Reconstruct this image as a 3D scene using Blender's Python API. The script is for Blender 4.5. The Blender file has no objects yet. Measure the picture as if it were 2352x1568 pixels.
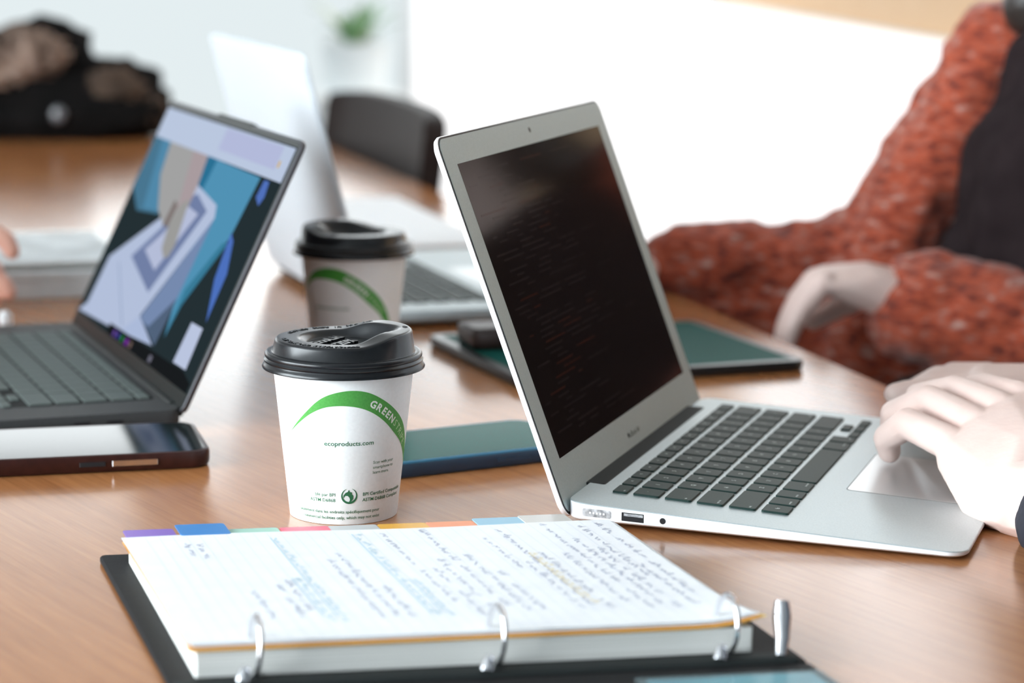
import bpy, bmesh, math, random
from math import sin, cos, pi, radians, atan2, hypot, sqrt
from mathutils import Vector, Matrix, noise

# ------------------------------------------------------------------ camera, world, light, exposure
SC = bpy.context.scene
COL = SC.collection
TZ = 0.740                                     # height of the table top above the floor (m)
CAM_F, CAM_PITCH, CAM_ROLL, CAM_H = 5550.0, 0.174, 0.0119, 0.34117
cd = bpy.data.cameras.new('camera'); cam = bpy.data.objects.new('camera', cd); COL.objects.link(cam)
cd.sensor_fit = 'HORIZONTAL'; cd.sensor_width = 36.0; cd.lens = CAM_F / 2352 * 36.0
cd.clip_start = 0.05; cd.clip_end = 60
_fw = Vector((0, cos(CAM_PITCH), -sin(CAM_PITCH))); _r = Vector((1, 0, 0)); _u = Vector((0, sin(CAM_PITCH), cos(CAM_PITCH)))
_r2 = _r * cos(CAM_ROLL) + _u * sin(CAM_ROLL); _u2 = _u * cos(CAM_ROLL) - _r * sin(CAM_ROLL)
_m = Matrix((_r2, _u2, -_fw)).transposed().to_4x4(); _m.translation = Vector((0, 0, CAM_H + TZ))
cam.matrix_world = _m
cd.dof.use_dof = True; cd.dof.focus_distance = 1.36; cd.dof.aperture_fstop = 5.8; cd.dof.aperture_blades = 0
SC.camera = cam
SC.view_settings.view_transform = 'Standard'; SC.view_settings.look = 'None'
SC.view_settings.gamma = 1.0; SC.view_settings.use_curve_mapping = False
SC.view_settings.exposure = 0.0
W = bpy.data.worlds.new('world'); SC.world = W; W.use_nodes = True
W.node_tree.nodes['Background'].inputs['Color'].default_value = (0.85, 0.93, 1.0, 1)
W.node_tree.nodes['Background'].inputs['Strength'].default_value = 1.0
DAY_KEY, DAY_BACK, DAY_RIGHT = 20.0, 3.6, 3.4    # daylight seen in the left, back and right windows

# ------------------------------------------------------------------ materials
def pm(name, col, rough=0.5, metal=0.0, spec=0.5, emis=None, es=0.0, coat=0.0, trans=0.0, alpha=1.0, sheen=0.0):
    m = bpy.data.materials.new(name); m.use_nodes = True
    b = m.node_tree.nodes['Principled BSDF']
    b.inputs['Base Color'].default_value = (*col, 1); b.inputs['Roughness'].default_value = rough
    b.inputs['Metallic'].default_value = metal; b.inputs['Specular IOR Level'].default_value = spec
    b.inputs['Coat Weight'].default_value = coat; b.inputs['Transmission Weight'].default_value = trans
    b.inputs['Alpha'].default_value = alpha; b.inputs['Sheen Weight'].default_value = sheen
    if emis: b.inputs['Emission Color'].default_value = (*emis, 1); b.inputs['Emission Strength'].default_value = es
    return m
def nodes(m): return m.node_tree.nodes, m.node_tree.links, m.node_tree.nodes['Principled BSDF']
def mottle(name, cols, scale=(1, 1, 1), nscale=40, detail=4, rough=0.6, bump=0.0, bscale=None, metal=0.0, spec=0.5, coat=0.0, dist=0.0, sheen=0.0, rot=(0, 0, 0)):
    m = pm(name, cols[0][1], rough, metal, spec, coat=coat, sheen=sheen); N, L, b = nodes(m)
    tc = N.new('ShaderNodeTexCoord'); mp = N.new('ShaderNodeMapping'); mp.inputs['Scale'].default_value = scale; mp.inputs['Rotation'].default_value = rot
    tn = N.new('ShaderNodeTexNoise'); tn.inputs['Scale'].default_value = nscale; tn.inputs['Detail'].default_value = detail; tn.inputs['Distortion'].default_value = dist
    cr = N.new('ShaderNodeValToRGB'); e = cr.color_ramp.elements
    while len(e) < len(cols): e.new(0.5)
    for q, (p, c) in zip(e, cols): q.position = p; q.color = (*c, 1)
    L.new(tc.outputs['Object'], mp.inputs['Vector']); L.new(mp.outputs['Vector'], tn.inputs['Vector'])
    L.new(tn.outputs['Fac'], cr.inputs['Fac']); L.new(cr.outputs['Color'], b.inputs['Base Color'])
    if bump:
        t2 = tn
        if bscale:
            t2 = N.new('ShaderNodeTexNoise'); t2.inputs['Scale'].default_value = bscale; t2.inputs['Detail'].default_value = 3
            L.new(mp.outputs['Vector'], t2.inputs['Vector'])
        bp = N.new('ShaderNodeBump'); bp.inputs['Strength'].default_value = bump; bp.inputs['Distance'].default_value = 0.002
        L.new(t2.outputs['Fac'], bp.inputs['Height']); L.new(bp.outputs['Normal'], b.inputs['Normal'])
    return m
def emit(name, col, s=1.0):
    m = bpy.data.materials.new(name); m.use_nodes = True; N = m.node_tree.nodes; N.clear()
    e = N.new('ShaderNodeEmission'); o = N.new('ShaderNodeOutputMaterial'); e.inputs[0].default_value = (*col, 1); e.inputs[1].default_value = s
    m.node_tree.links.new(e.outputs[0], o.inputs[0]); return m

def wood_mat():
    m = pm('wood_laminate', (.4, .19, .085), .19, spec=0.6); N, L, b = nodes(m)
    tc = N.new('ShaderNodeTexCoord'); mp = N.new('ShaderNodeMapping'); mp.inputs['Rotation'].default_value = (0, 0, radians(-16.7))
    mp2 = N.new('ShaderNodeMapping'); mp2.inputs['Scale'].default_value = (1, .045, 1)
    n1 = N.new('ShaderNodeTexNoise'); n1.inputs['Scale'].default_value = 260; n1.inputs['Detail'].default_value = 6; n1.inputs['Roughness'].default_value = .65
    mp3 = N.new('ShaderNodeMapping'); mp3.inputs['Scale'].default_value = (1, .12, 1)
    n2 = N.new('ShaderNodeTexNoise'); n2.inputs['Scale'].default_value = 14; n2.inputs['Detail'].default_value = 4; n2.inputs['Distortion'].default_value = .8
    mx = N.new('ShaderNodeMath'); mx.operation = 'MULTIPLY_ADD'; mx.inputs[1].default_value = .55
    ml = N.new('ShaderNodeMath'); ml.operation = 'MULTIPLY'; ml.inputs[1].default_value = .45
    cr = N.new('ShaderNodeValToRGB'); e = cr.color_ramp.elements
    e[0].position = .30; e[0].color = (.275, .100, .033, 1); e[1].position = .70; e[1].color = (.47, .203, .076, 1)
    L.new(tc.outputs['Object'], mp.inputs['Vector'])
    for a, n in ((mp2, n1), (mp3, n2)):
        L.new(mp.outputs['Vector'], a.inputs['Vector']); L.new(a.outputs['Vector'], n.inputs['Vector'])
    L.new(n2.outputs['Fac'], ml.inputs[0]); L.new(n1.outputs['Fac'], mx.inputs[0]); L.new(ml.outputs[0], mx.inputs[2])
    L.new(mx.outputs[0], cr.inputs['Fac']); L.new(cr.outputs['Color'], b.inputs['Base Color'])
    bp = N.new('ShaderNodeBump'); bp.inputs['Strength'].default_value = .08; bp.inputs['Distance'].default_value = .0004
    L.new(n1.outputs['Fac'], bp.inputs['Height']); L.new(bp.outputs['Normal'], b.inputs['Normal'])
    return m

M = dict(
    wood=wood_mat(), wood_edge=mottle('wood_edging', [(.3, (.25, .10, .04)), (.7, (.38, .17, .07))], (1, 1, 6), 30, rough=.4),
    steel=pm('brushed_steel', (.5, .5, .5), .35, 1.0), chrome=pm('chrome', (.75, .75, .78), .12, 1.0),
    alu=mottle('silver_aluminium', [(.3, (.50, .57, .59)), (.7, (.55, .62, .64))], nscale=900, detail=2, rough=.42, metal=.75),
    alu_lit=mottle('silver_aluminium_lit', [(.3, (.88, .89, .92)), (.7, (.91, .92, .95))], nscale=900, detail=2, rough=.4, metal=.25),  # paler copy of the aluminium, light on the sides put into the colour
    bezel=mottle('silver_bezel', [(.3, (.46, .56, .58)), (.7, (.51, .61, .63))], nscale=900, detail=2, rough=.5, metal=.25, spec=.3),
    alu_white=mottle('pale_aluminium', [(.3, (.64, .68, .72)), (.7, (.69, .73, .77))], nscale=700, detail=2, rough=.6, metal=.05, spec=.3),
    pad=pm('trackpad_glass', (.66, .69, .70), .33, .75),
    key=mottle('black_key_plastic', [(.3, (.008, .024, .020)), (.7, (.012, .032, .027))], nscale=1200, detail=2, rough=.5, spec=.22),
    legend=pm('key_legend', (.72, .80, .78), .6), gasket=pm('black_rubber', (.015, .015, .02), .6),
    glass_black=pm('black_screen_glass', (.014, .010, .009), .10, spec=.09), ui=pm('dim_screen_rows', (.026, .020, .020), .12, spec=.09), ui2=pm('dim_screen_rows_warm', (.045, .016, .011), .12, spec=.09),
    hinge=pm('black_hinge', (.016, .02, .02), .65, spec=.2), dark=pm('dark_hole', (.004, .004, .006), .7),
    socket=mottle('socket_metal', [(.3, (.25, .26, .28)), (.7, (.8, .82, .85))], (1, 1, 1), 300, rough=.4, metal=.5),
    gun=mottle('gunmetal_grey', [(.3, (.040, .040, .041)), (.7, (.050, .051, .051))], nscale=900, detail=2, rough=.6, spec=.2),
    gunwell=pm('keyboard_well_grey', (.016, .017, .017), .7, spec=.1),
    gunkey=mottle('grey_key_plastic', [(.3, (.085, .102, .096)), (.7, (.098, .115, .108))], nscale=900, detail=2, rough=.65, spec=.2),
    gunlid=pm('lid_edge_grey', (.075, .075, .085), .45, .4), blackbez=pm('black_bezel', (.007, .010, .010), .4, spec=.15),
    paper_cup=mottle('white_cup_paper', [(.3, (.86, .88, .88)), (.7, (.90, .92, .92))], nscale=500, detail=3, rough=.55, bump=.04),
    green=mottle('green_print', [(.3, (.055, .30, .045)), (.7, (.075, .36, .06))], nscale=900, detail=3, rough=.5),
    green_text=pm('dark_green_print', (.025, .15, .065), .55), white_text=pm('white_print', (.82, .86, .80), .55), pale_text=pm('pale_green_print', (.50, .72, .42), .55),
    lid=mottle('black_lid_plastic', [(.3, (.006, .007, .008)), (.7, (.009, .010, .012))], nscale=300, detail=2, rough=.27, bump=.02, spec=.42),
    page=mottle('white_page', [(.3, (.80, .82, .85)), (.7, (.84, .86, .88))], nscale=60, detail=3, rough=.7),
    pages=mottle('page_edges', [(.35, (.62, .62, .58)), (.65, (.80, .80, .77))], (2, 2, 900), 3, detail=3, rough=.8),
    rule=pm('faint_ruling', (.66, .70, .78), .7), ink=pm('blue_grey_ink', (.34, .37, .50), .7), ink_lt=pm('light_blue_ink', (.48, .66, .76), .7),
    ink_yl=pm('yellow_highlighter', (.80, .66, .36), .7), yellow=pm('yellow_divider', (.85, .55, .12), .6), orange=pm('amber_divider', (.72, .33, .05), .6),
    vinyl=mottle('black_vinyl', [(.3, (.010, .010, .011)), (.7, (.016, .017, .018))], nscale=700, detail=3, rough=.6, bump=.1, spec=.12),
    clear=pm('clear_pocket', (.55, .75, .8), .15, alpha=.12, spec=.2), teal_sheet=mottle('teal_sheet', [(.45, (.03, .16, .22)), (.6, (.06, .27, .33))], nscale=18, detail=2, rough=.3, spec=.15),
    refl_brown=mottle('reflection_edge_brown', [(.3, (.20, .11, .04)), (.7, (.26, .15, .06))], nscale=80, rough=.8),  # brown near edge of the table reflection, as colour
    brown_case=mottle('dark_brown_case', [(.3, (.026, .007, .005)), (.7, (.040, .011, .008))], nscale=200, rough=.35, spec=.3),
    phone_glass=pm('phone_glass', (.012, .016, .016), .08, spec=.22), navy_case=pm('navy_case', (.006, .03, .065), .35), blue_rim=pm('blue_case_rim', (.006, .12, .22), .35),
    green_glass=pm('green_tinted_glass', (.012, .075, .062), .15, spec=.015), teal_glass=pm('teal_tinted_glass', (.012, .085, .074), .4, spec=.01),
    tablet_black=pm('tablet_black', (.010, .011, .012), .3), leather_brown=mottle('brown_leather', [(.3, (.020, .008, .006)), (.7, (.032, .013, .010))], nscale=120, rough=.4, bump=.1),
    white_plastic=pm('white_plastic', (.82, .84, .85), .3), box_card=mottle('off_white_card', [(.3, (.60, .63, .64)), (.7, (.66, .69, .70))], nscale=70, rough=.6), sleeve=mottle('crinkled_film', [(.35, (.48, .50, .50)), (.65, (.70, .73, .74))], nscale=22, detail=4, rough=.6, spec=.1), grey_cover=mottle('grey_cover', [(.3, (.34, .34, .32)), (.7, (.40, .40, .38))], nscale=90, rough=.35, coat=.3),
    chair_leather=mottle('dark_brown_leather', [(.3, (.012, .007, .006)), (.7, (.017, .011, .010))], nscale=60, rough=.5, bump=.1, spec=.14),
    skin=mottle('fair_skin', [(.3, (.76, .56, .50)), (.7, (.80, .62, .56))], nscale=45, detail=5, rough=.5, bump=.12, bscale=160),
    skin_pink=mottle('pink_skin', [(.3, (.70, .36, .27)), (.7, (.76, .43, .33))], nscale=45, detail=5, rough=.5, bump=.1, bscale=160),
    nail=pm('fingernail', (.80, .52, .45), .3, coat=.3), eye=pm('eye_white', (.8, .8, .8), .2), iris=pm('iris', (.05, .03, .02), .2), lips=pm('lips', (.5, .18, .15), .5),
    knit=mottle('rust_knit', [(.28, (.09, .014, .008)), (.42, (.21, .029, .011)), (.52, (.38, .062, .020)), (.60, (.30, .085, .055)), (.70, (.44, .24, .20))], (1, 1, 2.4), 62, detail=7, rough=.9, bump=.9, bscale=170, sheen=.2, dist=.2),
    black_cloth=mottle('black_top_cloth', [(.3, (.014, .009, .010)), (.7, (.022, .015, .016))], nscale=40, rough=.95, spec=.08),
    navy_cloth=mottle('navy_sleeve_cloth', [(.3, (.008, .009, .016)), (.7, (.016, .017, .027))], nscale=300, rough=.85, bump=.2),
    trousers=mottle('dark_trousers', [(.3, (.010, .009, .009)), (.7, (.018, .016, .016))], nscale=90, rough=.95, spec=.08),
    grey_cloth=mottle('grey_sweater', [(.3, (.16, .17, .19)), (.7, (.22, .23, .25))], nscale=120, rough=.9, bump=.3),
    hair=mottle('dark_hair', [(.3, (.010, .007, .006)), (.7, (.03, .02, .016))], (6, 6, 1), 60, rough=.45, bump=.4),
    coat_black=mottle('black_coat_cloth', [(.3, (.004, .004, .004)), (.7, (.008, .007, .007))], nscale=25, rough=.95, bump=.2, spec=.06),
    fur=mottle('brown_fur', [(.3, (.045, .026, .018)), (.55, (.26, .18, .14)), (.75, (.55, .44, .37))], nscale=16, detail=3, rough=.95),
    fur_dark=mottle('dark_brown_fur', [(.3, (.02, .012, .008)), (.7, (.09, .055, .035))], nscale=20, detail=3, rough=.95),
    shine=pm('dark_button', (.10, .10, .11), .2, coat=.5),
    wall=mottle('white_wall_paint', [(.3, (.86, .88, .88)), (.7, (.89, .90, .90))], nscale=8, rough=.7), beige=mottle('beige_wall_paint', [(.3, (.84, .54, .31)), (.7, (.87, .58, .35))], nscale=6, rough=.7),
    wall_dark=mottle('slate_wall_paint', [(.3, (.10, .11, .12)), (.7, (.12, .13, .14))], nscale=8, rough=.8),
    dark_bar=pm('dark_bar_matte', (.05, .06, .06), .9),  # for the dark bar added over the back window
    ceil=pm('ceiling_paint', (.42, .43, .43), .9), frame=pm('window_frame_paint', (.78, .82, .84), .5),
    floor=mottle('grey_carpet', [(.3, (.13, .12, .115)), (.7, (.18, .17, .16))], nscale=220, rough=.95, bump=.3),
    white_lacquer=pm('white_lacquer', (.84, .86, .86), .35), pot=pm('pale_ceramic', (.80, .85, .86), .35), soil=mottle('soil', [(.3, (.03, .02, .01)), (.7, (.08, .05, .03))], nscale=80, rough=.95),
    leaf=mottle('leaf_green', [(.3, (.16, .34, .16)), (.7, (.26, .44, .22))], nscale=30, rough=.5), leaf_pale=mottle('pale_leaf', [(.3, (.42, .50, .26)), (.7, (.56, .62, .38))], nscale=30, rough=.5), stem=pm('stem', (.22, .30, .14), .6),
    vase=pm('frosted_glass', (.75, .84, .90), .25, alpha=.55),
    day_key=emit('daylight_left', (.86, .95, 1.0), DAY_KEY), day_back=emit('daylight_sky', (.93, .98, 1.0), DAY_BACK), day_right=emit('daylight_right', (.95, .98, 1.0), DAY_RIGHT),
    low_a=emit('pale_view_outside', (.78, .86, .88), 1.0), low_b=emit('bright_view_outside', (.95, .99, 1.0), 1.15), low_c=emit('glaring_view_and_strip_glow', (1.0, 1.0, 1.0), 1.5),
)
def scr(name, c, s=1.0): return emit('screen_' + name, c, s * .82)
for n_, c_ in dict(purple=(.20, .09, .48), blue=(.01, .20, .55), mint=(.35, .62, .50), red=(.72, .01, .09), grey=(.50, .52, .52), gold=(.75, .38, .03), tangerine=(.80, .24, .08), sky=(.22, .45, .60), smoke=(.55, .53, .50)).items():
    M['tab_' + n_] = pm('tab_' + n_, c_, .35)

# ------------------------------------------------------------------ helpers (table frame in mm, z=0 on the table top)
def P(x, y, z=0.0): return Vector((x / 1000, y / 1000, z / 1000 + TZ))
def empty(name, label, cat, loc, rz=0.0, group=None):
    o = bpy.data.objects.new(name, None); COL.objects.link(o); o.location = loc; o.rotation_euler = (0, 0, rz)
    o.empty_display_size = .02
    return tag(o, label, cat, group)
def tag(o, label, cat, group=None):
    o['label'] = label; o['category'] = cat
    if group: o['group'] = group
    return o
def mk(name, verts, faces, mat, parent=None, smooth=False, scale=.001, mats=None, fm=None):
    me = bpy.data.meshes.new(name); me.from_pydata([(v[0] * scale, v[1] * scale, v[2] * scale) for v in verts], [], faces)
    for m in (mats or [mat]): me.materials.append(m)
    if fm:
        for p, i in zip(me.polygons, fm): p.material_index = i
    if smooth:
        for p in me.polygons: p.use_smooth = True
    me.validate(); me.update()
    o = bpy.data.objects.new(name, me); COL.objects.link(o)
    if parent: o.parent = parent
    return o
def smooth_all(me): me.polygons.foreach_set('use_smooth', [True] * len(me.polygons)); me.update()
def flat_smooth(o, ang=35):
    me = o.data
    for p in me.polygons: p.use_smooth = True
    try: me.set_sharp_from_angle(angle=radians(ang))
    except Exception: pass
    return o
def rrect(x0, y0, x1, y1, r, n=6):
    r = max(0.0, min(r, (x1 - x0) / 2 - 1e-4, (y1 - y0) / 2 - 1e-4)); pts = []
    if r <= 1e-6: return [(x0, y0), (x1, y0), (x1, y1), (x0, y1)]
    for cx, cy, a0 in ((x1 - r, y0 + r, -90), (x1 - r, y1 - r, 0), (x0 + r, y1 - r, 90), (x0 + r, y0 + r, 180)):
        for i in range(n + 1):
            a = radians(a0 + 90 * i / n); pts.append((cx + r * cos(a), cy + r * sin(a)))
    return pts
def slab(rect, r, levels, n=6, xf=None, vbase=0):
    """stack of inset outlines; levels = [(inset, z or f(x,y))], bottom to top"""
    x0, y0, x1, y1 = rect; V = []; F = []; k = None
    for ins, z in levels:
        pts = rrect(x0 + ins, y0 + ins, x1 - ins, y1 - ins, max(r - ins, .05) if r > 0 else 0, n)
        k = len(pts)
        V += [(x, y, z(x, y) if callable(z) else z) for x, y in pts]
    for l in range(len(levels) - 1):
        for i in range(k):
            j = (i + 1) % k; F.append((l * k + i, l * k + j, (l + 1) * k + j, (l + 1) * k + i))
    F.append(tuple(reversed(range(k)))); F.append(tuple((len(levels) - 1) * k + i for i in range(k)))
    if xf: V = [xf(*v) for v in V]
    if vbase: F = [tuple(i + vbase for i in f) for f in F]
    return V, F
def join(parts):
    V = []; F = []
    for v, f in parts:
        b = len(V); V += list(v); F += [tuple(i + b for i in g) for g in f]
    return V, F
def box(x0, y0, z0, x1, y1, z1):
    return ([(x0, y0, z0), (x1, y0, z0), (x1, y1, z0), (x0, y1, z0), (x0, y0, z1), (x1, y0, z1), (x1, y1, z1), (x0, y1, z1)],
            [(3, 2, 1, 0), (4, 5, 6, 7), (0, 1, 5, 4), (1, 2, 6, 5), (2, 3, 7, 6), (3, 0, 4, 7)])
def tube(pts, rad, n=10, closed=False):
    pts = [Vector(p) for p in pts]; V = []; F = []; m = len(pts); up = None
    for i, p in enumerate(pts):
        a = pts[(i - 1) % m] if (closed or i > 0) else p; b = pts[(i + 1) % m] if (closed or i < m - 1) else p
        d = (b - a).normalized()
        if up is None: up = d.orthogonal().normalized()
        s = d.cross(up).normalized(); up = s.cross(d).normalized()
        r = rad[i] if isinstance(rad, (list, tuple)) else rad
        V += [tuple(p + (s * cos(2 * pi * k / n) + up * sin(2 * pi * k / n)) * r) for k in range(n)]
    for i in range(m if closed else m - 1):
        for k in range(n):
            k2 = (k + 1) % n; j = (i + 1) % m; F.append((i * n + k, i * n + k2, j * n + k2, j * n + k))
    if not closed: F.append(tuple(reversed(range(n)))); F.append(tuple((m - 1) * n + k for k in range(n)))
    return V, F
def lathe(prof, n=64, cap0=True, cap1=True):
    V = []; F = []
    for r, z in prof: V += [(r * cos(2 * pi * i / n), r * sin(2 * pi * i / n), z) for i in range(n)]
    for l in range(len(prof) - 1):
        for i in range(n):
            j = (i + 1) % n; F.append((l * n + i, l * n + j, (l + 1) * n + j, (l + 1) * n + i))
    if cap0: F.append(tuple(reversed(range(n))))
    if cap1: F.append(tuple((len(prof) - 1) * n + i for i in range(n)))
    return V, F
def catmull(pts, n):
    out = []; m = len(pts) - 1
    for k in range(n + 1):
        t = k / n * m; i = min(int(t), m - 1); f = t - i
        p = [Vector(pts[max(0, min(m, i + q))]) for q in (-1, 0, 1, 2)]
        out.append(.5 * ((2 * p[1]) + (p[2] - p[0]) * f + (2 * p[0] - 5 * p[1] + 4 * p[2] - p[3]) * f * f + (3 * p[1] - p[0] - 3 * p[2] + p[3]) * f ** 3))
    return out
_tc = {}
def text2d(s, h, align='L', bold=0.0):
    """text as flat 2D verts (mm, cap height h) and faces"""
    key = (s, bold)
    if key not in _tc:
        cu = bpy.data.curves.new('t', 'FONT'); cu.body = s; cu.size = 1.0; cu.resolution_u = 2; cu.offset = bold
        ob = bpy.data.objects.new('t', cu); me = ob.to_mesh()
        v = [(q.co.x, q.co.y) for q in me.vertices]; f = [tuple(p.vertices) for p in me.polygons]
        ob.to_mesh_clear(); bpy.data.objects.remove(ob); bpy.data.curves.remove(cu); _tc[key] = (v, f)
    v, f = _tc[key]; k = h / 0.70
    xs = [q[0] for q in v] or [0]; w0, w1 = min(xs), max(xs)
    off = {'L': 0, 'C': -(w0 + w1) / 2, 'R': -w1}[align]
    return [((x + off) * k, y * k) for x, y in v], list(f), (w1 - w0) * k

# ------------------------------------------------------------------ the room (floor z=0 m), turned 7.5 degrees from the camera axis
RA = Vector((-.13, .9915, 0)); RB = Vector((.9915, .13, 0)); RYAW = atan2(.13, .9915)
def room_box(name, b0, a0, z0, b1, a1, z1, mat, kind=True, parent=None):
    v, f = box(b0, a0, z0, b1, a1, z1)
    o = mk(name, v, f, mat, parent, scale=1.0)
    if parent is None: o.rotation_euler = (0, 0, RYAW)
    if kind: o['kind'] = 'structure'
    return o
BL, BR, A0, A1, CH = -2.8, 1.56, -2.4, 7.2, 2.75
room_box('floor', BL - .1, A0 - .1, -.1, BR + .1, A1 + .1, 0, M['floor'])
room_box('ceiling', BL - .1, A0 - .1, CH, BR + .1, A1 + .1, CH + .1, M['ceil'])
room_box('wall_front', BL, A0 - .1, 0, BR, A0, CH, M['wall_dark'])
def window_wall(side, axis, at, lo, hi, z0, z1, n, mat_pane, thick, wallmat, low=None, zt=0, wname=None, cuts=None, fr=.05):
    """wall with one opening lo..hi, z0..z1 and a framed, mullioned window in it; axis 'a' runs along the room"""
    def bx(p0, q0, p1, q1, t0=None, t1=None):
        t0 = at if t0 is None else t0; t1 = at + thick if t1 is None else t1
        t0, t1 = min(t0, t1), max(t0, t1)
        return box(t0, p0, q0, t1, p1, q1) if axis == 'a' else box(p0, t0, q0, p1, t1, q1)
    L0, L1 = (A0, A1) if axis == 'a' else (BL, BR)
    bits = [bx(L0, 0, lo, CH), bx(hi, 0, L1, CH), bx(lo, z1, hi, CH)]
    if z0 > 0.02: bits.append(bx(lo, 0, hi, z0))
    w = mk('wall_' + side, *join(bits), wallmat, scale=1.0); w['kind'] = 'structure'; w.rotation_euler = (0, 0, RYAW)
    s = 1 if thick > 0 else -1
    win = mk(wname, *join([bx(lo, z0, lo + fr, z1, at, at + s * .06), bx(hi - fr, z0, hi, z1, at, at + s * .06), bx(lo, z0, hi, z0 + fr, at, at + s * .06), bx(lo, z1 - fr, hi, z1, at, at + s * .06)]), M['frame'], scale=1.0)
    win['kind'] = 'structure'; win.rotation_euler = (0, 0, RYAW)
    cuts = [lo] + (cuts or [lo + (hi - lo) * i / n for i in range(1, n)]) + [hi]; n = len(cuts) - 1
    for i in range(n):
        zs = [(z0 + .02, z1 - .02, mat_pane)] if not low else [(z0 + .02, zt, low[i]), (zt, z1 - .02, mat_pane)]
        for za, zc, mp in zs: mk('pane', *bx(cuts[i] + .012, za, cuts[i + 1] - .012, zc, at + s * .03, at + s * .035), mp, win, scale=1.0)
    if low: mk('transom', *bx(lo, zt - .025, hi, zt + .025, at - s * .004, at + s * .06), M['frame'], win, scale=1.0)
    for i in range(1, n):
        mk('mullion', *bx(cuts[i] - .02, z0, cuts[i] + .02, z1, at - s * .005, at + s * .06), M['frame'], win, scale=1.0)
    return w
window_wall('left', 'a', BL, -1.7, 2.0, .75, 2.45, 3, M['day_key'], -.12, M['wall'], wname='window_1')
window_wall('back', 'b', A1, BL + .1, BR - .015, .03, 2.06, 3, M['day_back'], .12, M['wall'], [M['low_a'], M['low_a'], M['low_c']], 1.05, wname='window_2', cuts=[-1.1, .62], fr=.02)
room_box('added_dark_bar', .64, A1 - .07, 1.90, BR - .02, A1 - .01, 2.08, M['dark_bar'])  # dark bar added over the pane to darken what the phone glass reflects
room_box('added_dark_panel', BR - .02, A0, 0, BR - .001, 1.55, CH, M['wall_dark'])  # dark panel added on the unseen near wall to darken the cup lid's reflections
# the right wall has a glow strip added to whiten its foot, a beige band and the main windows above it
w_ = window_wall('right', 'a', BR, 2.5, 6.9, 1.25, 2.45, 4, M['day_right'], .12, M['beige'], wname='window_3')
low_glow = room_box('glow_strip', BR - .03, 1.6, .03, BR - .001, A1 - .001, .84, M['frame'])
for k in range(3): mk('pane', *box(BR - .04, 1.63 + k * 1.853, .05, BR - .031, 1.63 + k * 1.853 + 1.845, .835), M['low_c'], low_glow, scale=1.0)
room_box('baseboard_left', BL, A0, 0, BL + .015, A1, .09, M['frame'])

# ------------------------------------------------------------------ conference table
TA = Vector((-.288, .958, 0)); TB = Vector((.958, .288, 0)); TYAW = atan2(.288, .958)
table = empty('conference_table', 'long brown wood-grain conference table everything stands on', 'table', (0, 0, 0), TYAW)
b0, b1, a0, a1 = -450, 779, 720, 3990
mk('table_top', *slab((b0 + 2, a0 + 2, b1 - 2, a1 - 2), 18, [(0, TZ * 1000 - 26), (0, TZ * 1000 - 1), (.8, TZ * 1000)]), M['wood'], table)
V_, F_ = slab((b0, a0, b1, a1), 20, [(0, TZ * 1000 - 30), (0, TZ * 1000 - 2), (1, TZ * 1000 - 1.2)]); mk('edge_banding', V_, F_, M['wood_edge'], table)
for bx_, ax_ in ((b0 + 90, a0 + 150), (b1 - 90, a0 + 150), (b0 + 90, a1 - 150), (b1 - 90, a1 - 150)):
    mk('leg', *slab((bx_ - 30, ax_ - 30, bx_ + 30, ax_ + 30), 4, [(0, 0), (0, TZ * 1000 - 30)], 2), M['steel'], table)

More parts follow.
